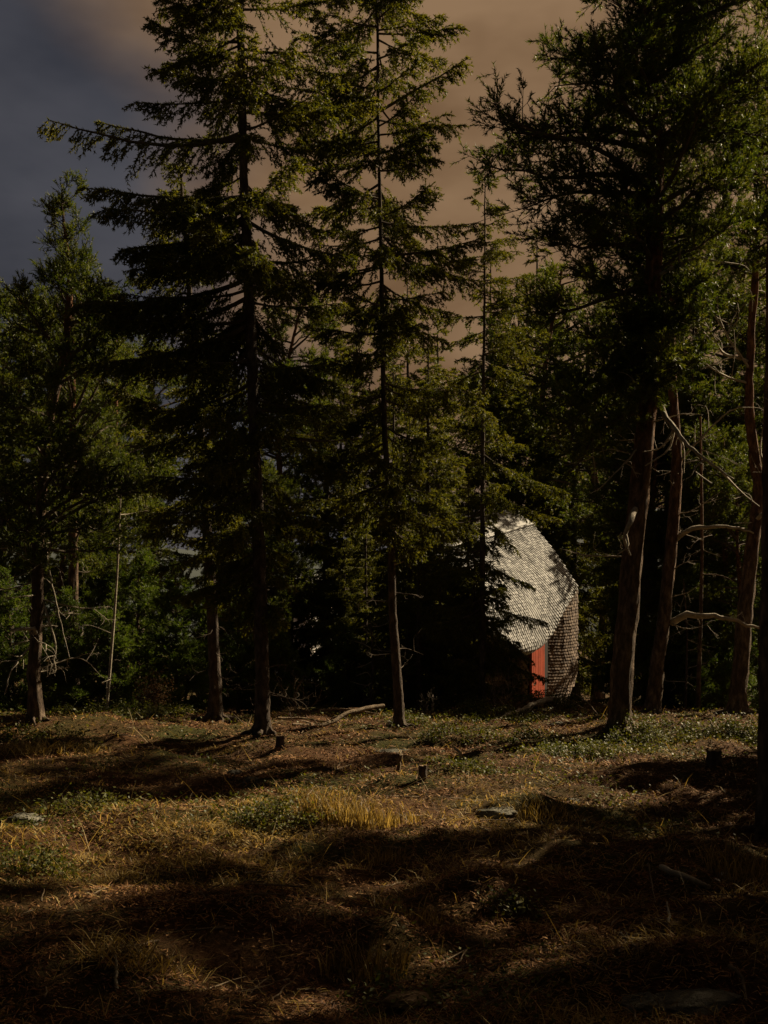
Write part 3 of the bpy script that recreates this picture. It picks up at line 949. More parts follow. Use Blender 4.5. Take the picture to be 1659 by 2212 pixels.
    dd = [(P(1372, 1100, Y - 0.1), [P(1360, 1130, Y - 0.5), P(1352, 1160, Y - 0.5)], P(1362, 1200, Y - 0.45), 0.05, 2),
          (P(1420, 870, Y), [P(1455, 920, Y - 0.5), P(1500, 975, Y - 0.8)], P(1585, 1035, Y - 1.0), 0.045, 5),
          (P(1385, 960, Y), [P(1350, 1000, Y - 0.2)], P(1290, 1060, Y - 0.5), 0.018, 4), (P(1410, 600, Y), [P(1500, 560, Y - 0.4)], P(1580, 570, Y - 0.6), 0.03, 7),
          (P(1395, 850, Y), [P(1290, 900, Y - 0.3)], P(1285, 1050, Y - 0.3), 0.016, 5)]
    pine("pine_tree", b, "thickest pine, dark leaning trunk to the right of the cabin with a broken pale stub", path, m(25), 0.08, Z(860), Z(-330), prof, 15, limbs=lm, deads=dd, dead=8, step=0.085, nsub=16, flare=0.35, leafy=0.15)

    # F: reddish pine behind it
    b = G(1408, 1556); Y = b.y + 2.2
    b = Vector((P(1408, 1556, Y).x, Y, gz(P(1408, 1556, Y).x, Y)))
    path = [b, P(1420, 1440, Y), P(1440, 1280, Y), P(1458, 1080, Y), P(1462, 960, Y), P(1452, 830, Y), P(1450, 600, Y), P(1455, 300, Y), P(1460, 0, Y)]
    Z = lambda py: zat(py, Y) - b.z
    m = lambda px: mpx(px, Y)
    prof = [(Z(760), m(80), m(80)), (Z(500), m(160), m(190)), (Z(250), m(180), m(190)), (Z(0), m(50), m(60))]
    dd = [(P(1452, 1345, Y), [P(1475, 1330, Y - 0.2), P(1530, 1328, Y - 0.3), P(1580, 1338, Y - 0.4)], P(1645, 1358, Y - 0.5), 0.085, 0),
          (P(1462, 1165, Y), [P(1490, 1143, Y - 0.2), P(1540, 1136, Y - 0.3), P(1590, 1142, Y - 0.3)], P(1628, 1152, Y - 0.3), 0.06, 1),
          (P(1466, 1000, Y), [P(1510, 950, Y - 0.3), P(1560, 900, Y - 0.3)], P(1600, 875, Y - 0.4), 0.03, 4),
          (P(1466, 1110, Y), [P(1500, 1100, Y - 0.2)], P(1560, 1060, Y - 0.2), 0.016, 3), (P(1455, 1230, Y), [P(1480, 1215, Y - 0.2)], P(1510, 1210, Y - 0.3), 0.012, 3),
          (P(1450, 1290, Y), [P(1490, 1278, Y - 0.2)], P(1512, 1260, Y - 0.3), 0.012, 3)]
    pine("pine_tree", b, "reddish leaning pine close behind the thickest one, two bare arching limbs reaching to its neighbour", path, m(17), 0.05, Z(620), Z(10), prof, 16, deads=dd, dead=6, step=0.15, nsub=12)

    # G: forked pine further right
    b = G(1592, 1545); Y = b.y
    path = [b, P(1600, 1440, Y), P(1612, 1300, Y), P(1628, 1150, Y), P(1640, 1060, Y), P(1626, 960, Y), P(1618, 860, Y), P(1625, 700, Y), P(1640, 450, Y), P(1650, 150, Y)]
    Z = lambda py: zat(py, Y) - b.z
    m = lambda px: mpx(px, Y)
    prof = [(Z(820), m(60), m(80)), (Z(600), m(150), m(170)), (Z(400), m(170), m(190)), (Z(150), m(60), m(60))]
    dd = [(P(1640, 1080, Y), [P(1655, 1010, Y - 0.1)], P(1648, 880, Y - 0.2), 0.07, 1), (P(1630, 1130, Y), [P(1650, 1110, Y - 0.2)], P(1690, 1095, Y - 0.3), 0.06, 1),
          (P(1622, 780, Y), [P(1560, 760, Y - 0.4), P(1520, 700, Y - 0.6)], P(1440, 680, Y - 0.8), 0.035, 9), (P(1622, 800, Y), [P(1580, 740, Y - 0.4), P(1530, 660, Y - 0.6)], P(1500, 625, Y - 0.8), 0.03, 9),
          (P(1620, 830, Y), [P(1560, 810, Y - 0.3), P(1500, 770, Y - 0.6)], P(1430, 745, Y - 0.9), 0.025, 9)]
    pine("pine_tree", b, "forked pine near the right edge, brown lit side, tangle of dead twigs higher up", path, m(19), 0.05, Z(610), Z(160), prof, 17, deads=dd, dead=6, step=0.15, nsub=12)

    # H: nearest trunk cut by the right edge
    b = G(1662, 1800); Y = b.y
    path = [b, P(1662, 1500, Y), P(1668, 1100, Y), P(1672, 800, Y), P(1680, 200, Y), P(1690, -900, Y), P(1695, -1700, Y)]
    Z = lambda py: zat(py, Y) - b.z
    m = lambda px: mpx(px, Y)
    prof = [(Z(-600), m(200), m(500)), (Z(-1100), m(300), m(600)), (Z(-1700), m(150), m(150))]
    pine("pine_tree", b, "nearest trunk, a black strip cut off by the right edge of the photo", path, m(24), 0.06, Z(-500), Z(-1690), prof, 18, dead=3, step=0.16, nsub=9)

    # I: young spruce in front of the cabin's hidden end
    b = G(1042, 1520); Y = max(b.y, 25.0)
    b = Vector((P(1042, 1520, Y).x, Y, gz(P(1042, 1520, Y).x, Y)))
    path = [b, P(1042, 1400, Y), P(1043, 1000, Y), P(1046, 700, Y), P(1048, 345, Y)]
    Z = lambda py: zat(py, Y) - b.z
    m = lambda px: mpx(px, Y)
    prof = [(Z(1480), m(70), m(70)), (Z(1370), m(90), m(72)), (Z(1300), m(150), m(66)), (Z(1180), m(150), m(48)), (Z(1080), m(140), m(45)), (Z(950), m(110), m(110)), (Z(800), m(120), m(130)), (Z(600), m(85), m(95)), (Z(450), m(45), m(45)), (Z(345), m(3), m(3))]
    lm = [(P(1043, 1215, Y), P(1150, 1268, Y - 0.5), 0.05, 0.9, 0.1), (P(1043, 1300, Y), P(1175, 1335, Y - 0.4), 0.10, 1.0, 0.1), (P(1043, 1400, Y), P(1180, 1470, Y - 0.5), 0.05, 0.8, 0.2),
          (P(1043, 1330, Y), P(1150, 1425, Y - 0.5), 0.05, 0.9, 0.2), (P(1043, 1050, Y), P(1200, 1120, Y - 0.6), 0.1, 1.2, 0.3), (P(1043, 980, Y), P(1215, 1060, Y - 0.3), 0.1, 1.3, 0.4), (P(1043, 1110, Y), P(1120, 1180, Y - 0.5), 0.1, 1.0, 0.3)]
    t = spruce("spruce_tree", b, "young spruce in front of the cabin, low branches crossing the shingled roof and red door", path, m(9), 0.01, Z(1490), Z(350), prof, 19, limbs=lm, dens=1.0, step=0.13, dead=5, limb_r=0.012)

    # J: small pine whose top stands against the sky at left
    Y = 25.5
    x = P(158, 1500, Y).x
    b = Vector((x, Y, gz(x, Y)))
    path = [b, P(158, 1200, Y), P(154, 800, Y), P(150, 600, Y), P(140, 500, Y), P(132, 416, Y)]
    Z = lambda py: zat(py, Y) - b.z
    m = lambda px: mpx(px, Y)
    prof = [(Z(1300), m(60), m(60)), (Z(1000), m(170), m(160)), (Z(760), m(115), m(130)), (Z(670), m(62), m(75)), (Z(600), m(46), m(56)), (Z(520), m(38), m(44)), (Z(450), m(24), m(22)), (Z(416), m(5), m(5))]
    pine("pine_tree", b, "pine whose pointed tip stands alone against the open sky on the left", path, m(13), 0.012, Z(1200), Z(425), prof, 20, dead=8, step=0.12, elev=1.0, nsub=8, leafy=0.2)


hero_trees()

# ------------------------------------------------------------------ trees further back: a few built, then copied
def proto_spruce(seed, H, R, lo=0.06, dens=0.8):
    p = [(0, 0, 0), (0.02 * H * 0.1, 0, H * 0.5), (0, 0, H)]
    prof = [(lo * H, R * 0.75, R * 0.7), (0.25 * H, R, R), (0.5 * H, R * 0.72, R * 0.75), (0.75 * H, R * 0.42, R * 0.4), (H, 0.05, 0.05)]
    return spruce("spruce_tree", (0, 0, 0), "-", p, 0.011 * H + 0.02, 0.01, lo * H, H * 0.99, prof, seed, dens=dens, step=0.11, per_m=42, needle=(0.085, 0.034), dead=4)


def proto_pine(seed, H, R, lo=0.45, step=0.2, young=False):
    rg = np.random.default_rng(seed)
    p = [(0, 0, 0), (0.15 * rg.normal(), 0.1, H * 0.35), (0.25 * rg.normal(), 0, H * 0.7), (0.2 * rg.normal(), 0, H)]
    if young:
        p = [(0, 0, 0), (0.03, 0, H * 0.5), (0, 0, H)]
        prof = [(0.03 * H, R * 0.8, R * 0.8), (0.3 * H, R, R), (0.7 * H, R * 0.6, R * 0.6), (H, 0.08, 0.08)]
        return pine("young_pine", (0, 0, 0), "-", p, 0.012 * H + 0.015, 0.01, 0.03 * H, H * 0.98, prof, seed, cat="young pine", dead=0, step=0.075, per_m=110, needle=(0.075, 0.018), nsub=8, mat_n=M_YOUNG, elev=0.45, leafy=0.2)
    prof = [(lo * H, R * 0.6, R * 0.6), ((lo + 0.2) * H, R, R), (0.85 * H, R * 0.8, R * 0.8), (H, 0.3, 0.3)]
    return pine("pine_tree", (0, 0, 0), "-", p, 0.011 * H + 0.03, 0.03, lo * H, H * 0.97, prof, seed, dead=9, step=step * 0.7, per_m=100, needle=(0.082, 0.021), nsub=11)


PROTO = {'s0': proto_spruce(31, 12, 2.6), 's1': proto_spruce(32, 9, 2.2), 's2': proto_spruce(33, 13, 2.2, 0.03),
         'p0': proto_pine(34, 12, 2.3), 'p1': proto_pine(35, 10, 2.2, 0.3, 0.16), 'y0': proto_pine(37, 4.5, 1.35, young=True), 'y1': proto_pine(38, 3.2, 1.2, young=True)}
PROTO_H = {'s0': 12, 's1': 9, 's2': 13, 'p0': 12, 'p1': 10, 'y0': 4.5, 'y1': 3.2}
USED = set()
ORD = ["first", "second", "third", "fourth", "fifth", "sixth", "seventh", "eighth", "ninth", "tenth", "eleventh", "twelfth", "thirteenth", "fourteenth"]


def row(spec, label, group, turn=1.0, off=0.0, wide=1.0):
    """a row of trees; each label counts them off from the left"""
    kinds = {'s': 'spruce', 'p': 'pine', 'y': 'young pine'}
    order = sorted(range(len(spec)), key=lambda i: spec[i][1])
    for i, (k, px, top, Y) in enumerate(spec):
        place(k, px, top, Y, label % kinds[k[0]] + ", " + ORD[order.index(i)] + " tree from its left", group, i * turn + off, wide)


def place(kind, px, top, Y, label, group, rz=0.0, wide=1.0):
    """a tree whose tip shows at (px, top) standing Y metres off"""
    x = (px - CX) * Y / F
    return place_at(kind, x, Y, EYE + (HY - top) * Y / F - gz(x, Y), label, group, rz, wide)


def place_at(kind, x, Y, H, label, group, rz=0.0, wide=1.0):
    o = PROTO[kind] if kind not in USED else copy_tree(PROTO[kind])
    USED.add(kind)
    s = H / PROTO_H[kind]
    o.location = (x, Y, gz(x, Y) - 0.05)
    o.scale = (s * wide, s * wide, s)
    o.rotation_euler = (0, 0, rz)
    tag(o, label, "spruce" if kind[0] == 's' else ("young pine" if kind[0] == 'y' else "pine"), group)
    return o


YG = "young pines behind the clearing on the left"
L_Y = "bushy %s in the thicket behind the crooked left pine"
row([('y0', 20, 1250, 26), ('y0', 150, 1290, 25), ('y1', 240, 1330, 24.5), ('y0', 300, 1215, 27), ('y0', 380, 1240, 26), ('y1', 400, 1390, 24),
                                    ('y1', 110, 1400, 24), ('y0', 215, 1180, 31), ('y1', 30, 1410, 24.5)], L_Y, YG, 1.3, 0, 1.15)
place('y0', 515, 1270, 25.5, "green young pine seen between the slim spruce trunk and the tall spruce trunk", YG, 2.2)
place('y1', 600, 1370, 24.5, "small leafy green young pine at the foot of the tall spruce, on its lit side", YG, 0.7)
place('y1', 750, 1360, 29, "dim young pine between the tall spruce and the slim sunlit trunk", YG, 1.7)

BG = "pines and spruces further back"
L1 = "dim %s far back under the open left sky"
row([('p1', 20, 640, 31), ('p1', 240, 700, 33), ('p0', 330, 730, 38), ('p1', -60, 690, 29), ('p0', 60, 800, 42), ('s0', 300, 800, 40), ('p0', 190, 640, 44), ('s1', 90, 860, 36), ('p1', 140, 900, 30)], L1, BG, 0.9, 0.4, 1.0)
L2 = "dark %s in the far gap right of the tall spruce"
row([('s1', 585, 1010, 40), ('s0', 760, 950, 37), ('s2', 560, 930, 45), ('s1', 745, 1130, 33), ('s2', 790, 1000, 32), ('s0', 480, 760, 42), ('s2', 735, 720, 46), ('s0', 770, 640, 48), ('p1', 560, 1000, 34), ('s1', 500, 1060, 36), ('s0', 705, 570, 41), ('p0', 620, 650, 39), ('s2', 880, 600, 43)], L2, BG, 1.1, 0, 1.0)
L3 = "black-looking %s in the clump left of the cabin"
row([('s0', 885, 880, 30), ('s2', 925, 700, 31), ('s1', 905, 1020, 27), ('s0', 850, 760, 40), ('s1', 950, 1080, 28.5), ('s2', 1012, 1010, 30), ('s1', 1025, 1150, 29), ('s2', 945, 660, 37)], L3, BG, 1.7, 0, 1.05)
L4 = "dark %s in the group behind the cabin roof"
row([('s0', 1120, 620, 50), ('p0', 1190, 560, 49), ('s0', 1240, 680, 47), ('s1', 1080, 800, 47), ('p1', 1290, 690, 46), ('s0', 1060, 560, 52), ('s2', 1160, 480, 54)], L4, BG, 0.8, 0, 1.1)
L5 = "sunlit green %s in the thicket behind the leaning pines"
row([('p1', 1400, 860, 31), ('p1', 1500, 800, 31), ('p0', 1560, 520, 34), ('s0', 1640, 560, 33), ('p1', 1400, 760, 33), ('s1', 1490, 1010, 29), ('p1', 1570, 930, 28),
                                    ('s1', 1395, 1060, 30), ('p0', 1500, 520, 34), ('p1', 1650, 820, 31), ('s0', 1440, 600, 34), ('p1', 1600, 1000, 26.5)], L5, BG, 1.3, 0.2, 1.1)
row([('y0', 1350, 1310, 29), ('y0', 1480, 1270, 27), ('y0', 1540, 1240, 28), ('y0', 1640, 1290, 26), ('y1', 1430, 1390, 27), ('y1', 1560, 1430, 25),
                                    ('y1', 1655, 1440, 23.5), ('y1', 1505, 1430, 26)], "low green %s in the undergrowth behind the leaning trunks", "young pines behind the leaning pines", 1.1, 0, 1.2)
# trees standing outside the picture on the right, whose shade lies on the clearing
SHADE = [('s0', 6.4, 12.0, 14, 0.75), ('s0', 7.2, 8.8, 12.5, 1.1), ('s1', 7.2, 13.8, 7, 1.0), ('y0', 6.9, 15.2, 4.2, 1.1), ('s2', 9.8, 13.2, 12, 1.0), ('s0', 5.2, 4.0, 10, 1.3), ('p0', 7.6, 20.3, 15, 0.55), ('p0', 7.4, 13.9, 14, 0.5), ('s2', 8.8, 11.6, 13, 0.8)]
for i, (k, x, y, H, w) in enumerate(SHADE):
    place_at(k, x, y, H, "tree just outside the photo on the right that shades the clearing", "trees shading the clearing", i * 0.9, w)

place('s1', 1105, 1392, 29.5, "small green spruce beside the red door, hiding the cabin's left foot", "spruces by the cabin", 0.6, 1.2)
# the forest goes on round the clearing behind the photographer
for i, (k, x, y, H, w) in enumerate([('s0', -5.5, 3.0, 12, 1.2), ('s2', -8.0, 7.5, 13, 1.1), ('s0', -3.0, -3.5, 12, 1.3), ('p0', 1.5, -4.5, 13, 1.3), ('s0', 5.5, -3.0, 12, 1.3), ('s2', -7.5, -2.0, 14, 1.3),
                                     ('s0', -1.0, -8.5, 14, 1.4), ('s0', 8.5, 0.5, 13, 1.3), ('s0', 4.0, -8.0, 14, 1.4), ('s0', -6.5, -7.0, 14, 1.4), ('s0', -10.0, 12.5, 13, 1.1)]):
    place_at(k, x, y, H, "forest tree around the clearing, outside the photo", "trees around the clearing", i * 0.7, w)


# ------------------------------------------------------------------ far pale house glimpsed through the trees
def far_house():
    Y = 78.0
    c = P(657, 1292, Y)
    g = gz(c.x, c.y)
    t = thing("far_house", (c.x, c.y, g), "pale house wall glimpsed through dark trees right of the tall spruce trunk", "house")
    wall = mat("pale_boards", [(0.60, 0.58, 0.54), (0.72, 0.70, 0.66)], 2, 0.7)
    roof = mat("grey_roofing", [(0.14, 0.14, 0.14), (0.22, 0.22, 0.21)], 3, 0.8)
    w, d, h0, h1 = 1.5, 1.6, c.z - g + 0.2, c.z - g + 1.6
    mb = MB()
    V = [(-w, -d, -1), (w, -d, -1), (w, d, -1), (-w, d, -1), (-w, -d, h0), (w, -d, h0), (w, d, h0), (-w, d, h0), (0, -d, h1), (0, d, h1)]
    mb.add(V, [[0, 1, 5, 4], [2, 3, 7, 6], [1, 2, 6, 5], [3, 0, 4, 7]]); mb.add(V, [[4, 5, 8], [6, 7, 9]])
    mb.build("wall", wall, t)
    mb = MB()
    for s in (-1, 1):
        q = [(0, -d - .3, h1 + .12), (s * (w + .4), -d - .3, h0 - .1), (s * (w + .4), d + .3, h0 - .1), (0, d + .3, h1 + .12)]
        q += [(x, y, z - .12) for x, y, z in q]
        mb.add(q, [[0, 1, 2, 3], [7, 6, 5, 4], [0, 4, 5, 1], [1, 5, 6, 2], [2, 6, 7, 3]])
    mb.build("roof", roof, t)
    mb = MB()
    mb.add([(-.5, -d - .02, h0 - 1.6), (.5, -d - .02, h0 - 1.6), (.5, -d - .02, h0 - .5), (-.5, -d - .02, h0 - .5)], [[0, 1, 2, 3]])
    mb.build("window", mat("dark_glass", [(0.02, 0.025, 0.03), (0.03, 0.035, 0.04)], 2, 0.15, spec=0.5), t)
    t.rotation_euler = (0, 0, math.radians(-28))


far_house()


# ------------------------------------------------------------------ ground cover
def scatter_xy(n, rng, y0=3.9, y1=27.0, margin=0.8):
    Y = np.exp(rng.uniform(math.log(y0), math.log(y1), n))
    X = rng.uniform(-1, 1, n) * (0.345 * Y + margin)
    return X, Y


def grassy(x, y):
    """0..1 how grassy the ground is here"""
    g = fbm(x * 0.55 + 31, y * 0.55 + 4, 21, 3)
    g = np.clip((g - 0.40) * 5, 0, 1)
    for mx, my, sx, sy, a in [(-2.1, 9.5, 2.2, 1.3, 1.0), (-6.5, 18, 2.0, 3.5, 0.9), (-0.4, 10.0, 0.8, 0.5, 1.0), (1.2, 14.5, 1.3, 1.0, 0.4)]:
        g = np.maximum(g, a * np.exp(-((x - mx) / sx) ** 2 - ((y - my) / sy) ** 2))
    for mx, my, sx, sy in [(-3.2, 17, 2.4, 2.2), (0.2, 15.0, 2.6, 1.2), (2.8, 13.2, 2.6, 2.0), (3, 8, 3, 2)]:
        g = g * (1 - 0.75 * np.exp(-((x - mx) / sx) ** 2 - ((y - my) / sy) ** 2))
    return np.clip(g, 0, 1)


def blades(mb, X, Y, Z, hgt, w, lean, rng, bend=0.4, m=0):
    n = len(X)
    az = rng.random(n) * 2 * np.pi
    dx = np.stack([np.cos(az), np.sin(az), np.zeros(n)], 1)
    fa = rng.random(n) * 2 * np.pi
    sd = np.stack([np.cos(fa), np.sin(fa), np.zeros(n)], 1) * (w / 2)[:, None]
    b = np.stack([X, Y, Z - 0.01], 1)
    up = np.array([0, 0, 1.0])
    mid = b + (dx * np.sin(lean)[:, None] + up * np.cos(lean)[:, None]) * (hgt * 0.55)[:, None]
    l2 = np.minimum(lean + bend * (0.4 + rng.random(n)), 1.65)
    tip = mid + (dx * np.sin(l2)[:, None] + up * np.cos(l2)[:, None]) * (hgt * 0.5)[:, None]
    V = np.stack([b - sd, b + sd, mid + sd * 0.8, mid - sd * 0.8, tip], 1).reshape(-1, 3)
    i = np.arange(n)[:, None] * 5
    mb.add(V, np.hstack([i, i + 1, i + 2, i + 3]), m)
    mb.n -= len(V)
    mb.f.append(np.hstack([i + 3, i + 2, i + 4]).astype(np.int32) + mb.n)
    mb.m.append(np.full(n, m, np.int32))
    mb.n += len(V)


def ground_cover():
    rng = np.random.default_rng(50)
    # needle litter
    X, Y = scatter_xy(290000, rng)
    keep = rng.random(len(X)) < (1.05 - 0.65 * grassy(X, Y)) * np.clip(fbm(X * 1.8 + 50, Y * 1.8, 70, 3) * 3.2 - 0.75, 0.15, 1)
    X, Y = X[keep], Y[keep]
    n = len(X)
    Z = ground(X, Y)
    az = rng.random(n) * 2 * np.pi
    L = (0.018 + 0.042 * rng.random(n)) * (0.7 + Y * 0.04)
    w = 0.0025 + 0.0007 * Y * (0.5 + rng.random(n))
    tilt = rng.normal(size=n) * 0.35 + 0.12
    d = np.stack([np.cos(az) * L, np.sin(az) * L, np.sin(tilt) * L], 1)
    s = np.stack([-np.sin(az) * w, np.cos(az) * w, rng.normal(size=n) * w * 0.6], 1)
    c = np.stack([X, Y, Z + 0.004 + 0.014 * rng.random(n)], 1)
    mb = MB()
    mb.add(np.stack([c - s / 2, c + s / 2, c + d], 1).reshape(-1, 3), np.arange(n * 3).reshape(n, 3))
    tag(mb.build("needle_litter", M_LITTER), "rusty layer of fallen needles and leaf bits over the clearing", "litter", kind='stuff')
    # dry grass
    X, Y = scatter_xy(150000, rng)
    g = grassy(X, Y) * np.clip(fbm(X * 2.6, Y * 2.6, 40, 3) * 3.4 - 0.9, 0.06, 1)
    keep = rng.random(len(X)) < g * 1.1 + 0.045
    X, Y = X[keep], Y[keep]
    n = len(X)
    hgt = (0.05 + 0.15 * rng.random(n) ** 2) * (0.6 + 0.6 * fbm(X * 1.3, Y * 1.3, 44, 2))
    mb = MB()
    blades(mb, X, Y, ground(X, Y), hgt, 0.003 + 0.0006 * Y, np.abs(rng.normal(size=n) * 0.6) + 0.35, rng, 0.9)
    # matted straw lying on it
    k = rng.random(n) < 0.45
    blades(mb, X[k], Y[k], ground(X[k], Y[k]) + 0.02, hgt[k] * 1.5, 0.003 + 0.0006 * Y[k], 1.15 + 0.35 * rng.random(k.sum()), rng, 0.3)
    X, Y = scatter_xy(900, rng)                        # single long stalks leaning across
    m = len(X)
    blades(mb, X, Y, ground(X, Y) + 0.02, 0.16 + 0.30 * rng.random(m) ** 1.5, 0.0014 + 0.00035 * Y, 0.5 + 0.9 * rng.random(m), rng, 0.12)
    tag(mb.build("dry_grass", M_GRASS), "matted yellow dry grass growing over the clearing", "grass", kind='stuff')
    # low green leaves (blueberry and moss sprigs)
    X, Y = scatter_xy(120000, rng)
    q = np.clip((fbm(X * 0.9 + 3, Y * 0.9, 60, 3) - 0.50) * 8, 0, 1) * np.clip(fbm(X * 4, Y * 4, 63, 2) * 3 - 0.7, 0, 1)
    for mx, my, sx, sy in [(3.1, 15.0, 1.6, 0.7), (2.3, 22, 3.0, 2.0), (-0.9, 9.8, 0.5, 0.5), (-5.2, 21.3, 2.0, 1.0), (4.4, 17.0, 1.0, 0.6), (-2.6, 9.0, 0.9, 0.5), (-1.3, 9.4, 0.5, 0.4), (-3.0, 10.0, 0.6, 0.4), (-6.5, 19, 2, 1.5), (1.6, 12.8, 0.8, 0.5)]:
        q = np.maximum(q, 0.8 * np.exp(-((X - mx) / sx) ** 2 - ((Y - my) / sy) ** 2))
    keep = rng.random(len(X)) < q * 0.9
    X, Y = X[keep], Y[keep]
    mb = MB()
    leaf_quads(mb, np.stack([X, Y, ground(X, Y) + 0.01 + 0.11 * rng.random(len(X)) ** 1.3], 1), 0.008 + 0.0009 * Y, rng)
    tag(mb.build("ground_cover", M_BERRY), "low green berry leaves scattered over the clearing", "ground cover", kind='stuff')
    # small broken twigs lying about
    mb = MB()
    X, Y = scatter_xy(520, rng, 4.2, 24)
    for x, y in zip(X, Y):
        a = rng.random() * 6.28
        L = 0.10 + 0.30 * rng.random() ** 2
        m_ = 5
        q = np.stack([np.array([x, y, 0]) + np.array([math.cos(a), math.sin(a), 0]) * L * (i / (m_ - 1) - 0.5) for i in range(m_)])
        q[:, :2] += rng.normal(size=(m_, 2)) * L * 0.035
        q[:, 2] = gz(x, y) + 0.015 + np.linspace(0, 0.05 * rng.random(), m_)
        tube(mb, q, np.linspace(0.0045, 0.002, m_) + 0.0002 * y, 4, cap=False)
    tag(mb.build("twig_litter", M_STRAWWOOD), "small broken twigs lying on the forest floor", "twigs", kind='stuff')


def leaf_quads(mb, C, size, rng, m=0):
    n = len(C)
    u = unit(rng.normal(size=(n, 3)) * np.array([1, 1, 0.55]))
    v = unit(np.cross(u, rng.normal(size=(n, 3)) * 0.5 + np.array([0, 0, 1.0])))
    s = (size * (0.6 + 0.8 * rng.random(n)))[:, None]
    V = np.stack([C - u * s, C - v * s * 0.6, C + u * s, C + v * s * 0.6], 1)
    mb.add(V.reshape(-1, 3), np.arange(n * 4).reshape(n, 4), m)


ground_cover()


# ------------------------------------------------------------------ shrubs, tufts, stones, deadwood
def berry_shrub(px, py, rx, ry, h, label, seed, n=1500, group="berry shrubs on the clearing"):
    rng = np.random.default_rng(seed)
    h, n = h * 1.25, int(n * 1.5)
    b = G(px, py) if py > 100 else GY(px, py)
    t = thing("berry_shrub", b, label, "shrub", group)
    mb, ms = MB(), MB()
    k = 46
    a = rng.random(k) * 6.28; r = np.sqrt(rng.random(k))
    bx, by = np.cos(a) * r * rx, np.sin(a) * r * ry
    bz = ground(bx + b.x, by + b.y) - b.z
    hh = h * (0.45 + 0.6 * rng.random(k)) * (1.1 - 0.6 * r)
    tops = np.stack([bx + rng.normal(size=k) * 0.07, by + rng.normal(size=k) * 0.07, bz + hh], 1)
    for i in range(k):
        tube(ms, smooth_path([(bx[i], by[i], bz[i] - 0.03), ((bx[i] + tops[i, 0]) / 2 + 0.02 * rng.normal(), (by[i] + tops[i, 1]) / 2, bz[i] + hh[i] * 0.55), tops[i]], 4), [0.005, 0.004, 0.003, 0.002], 4, cap=False)
    i = rng.integers(0, k, n)
    f = rng.random(n) ** 0.6
    C = np.stack([bx[i], by[i], bz[i]], 1) * (1 - f)[:, None] + tops[i] * f[:, None] + rng.normal(size=(n, 3)) * np.array([0.06, 0.06, 0.035])
    leaf_quads(mb, C, np.full(n, 0.010 + 0.0006 * b.y), rng)
    tag(ms.build("stem", M_TWIG, t), kind='stuff')
    mb.build("foliage", M_BERRY, t)


for q in [(1392, 1606, 0.65, 0.45, 0.34, "round leafy green shrub at the right foot of the thickest pine", 70, 1900),
          (1272, 1640, 0.9, 0.35, 0.20, "low dark green shrub left of the thickest pine's foot", 71, 1700),
          (250, 21.6, 1.2, 0.6, 0.36, "wide dark leafy shrub between the left pine and the slim spruce", 72, 2200),
          (345, 21.4, 0.6, 0.4, 0.30, "smaller leafy shrub right of the wide dark one, near a fallen stick", 73, 1200),
          (588, 1778, 0.35, 0.22, 0.17, "small green shrub on the grassy bank, left of the standing straw tuft", 74, 900),
          (1640, 1590, 0.6, 0.4, 0.30, "green shrub at the right edge beside the forked pine", 75, 1300),
          (1010, 1668, 0.45, 0.22, 0.14, "little bright green shrub below the curved stub in the centre", 76, 700),
          (1095, 21.6, 0.8, 0.4, 0.22, "low green shrub in front of the pale fallen log", 77, 1300),
          (885, 20.2, 0.4, 0.3, 0.25, "small green shrub right at the foot of the slim sunlit trunk", 78, 700),
          (160, 1755, 0.3, 0.2, 0.16, "small green shrub just behind the flat pale stone", 79, 500),
          (90, 1600, 0.9, 0.4, 0.28, "yellow-green shrub in the grass in front of the left pine", 80, 1200),
          (60, 1890, 0.35, 0.25, 0.2, "dark green shrub near the left edge at the shadow's border", 81, 900),
          (1190, 25.2, 0.9, 0.6, 0.3, "leafy green shrub on the rise right below the cabin", 82, 1500),
          (1040, 23.5, 0.8, 0.5, 0.28, "leafy shrub among bare twigs, left of the red door", 84, 1500),
          (985, 1590, 0.6, 0.3, 0.2, "low leafy shrub between the slim sunlit trunk and the pale log", 85, 1000),
          (1180, 1605, 0.8, 0.35, 0.16, "low green shrub just below the thin brown fallen branch", 86, 1200),
          (1560, 1590, 0.6, 0.3, 0.16, "low olive shrub in front of the forked pine's foot", 87, 900),
          (1110, 1970, 0.15, 0.1, 0.10, "tiny green shrub in the deep shade right of centre", 83, 260)]:
    berry_shrub(*q)


def straw_tuft(px, py, rx, ry, h, label, seed, n=260, flat=0.0):
    rng = np.random.default_rng(seed)
    b = G(px, py)
    a = rng.random(n) * 6.28; r = np.sqrt(rng.random(n))
    X, Y = b.x + np.cos(a) * r * rx, b.y + np.sin(a) * r * ry
    mb = MB()
    blades(mb, X - b.x, Y - b.y, ground(X, Y) - b.z, h * (0.4 + 0.75 * rng.random(n)), np.full(n, 0.0045 + 0.0004 * b.y), np.abs(rng.normal(size=n) * (0.25 + 0.25 * flat)) + 0.05 + 0.75 * flat, rng, 0.45 + 0.3 * flat)
    o = mb.build("grass_tuft", M_GRASS)
    o.location = b
    tag(o, label, "grass tuft", "tufts of dry grass")


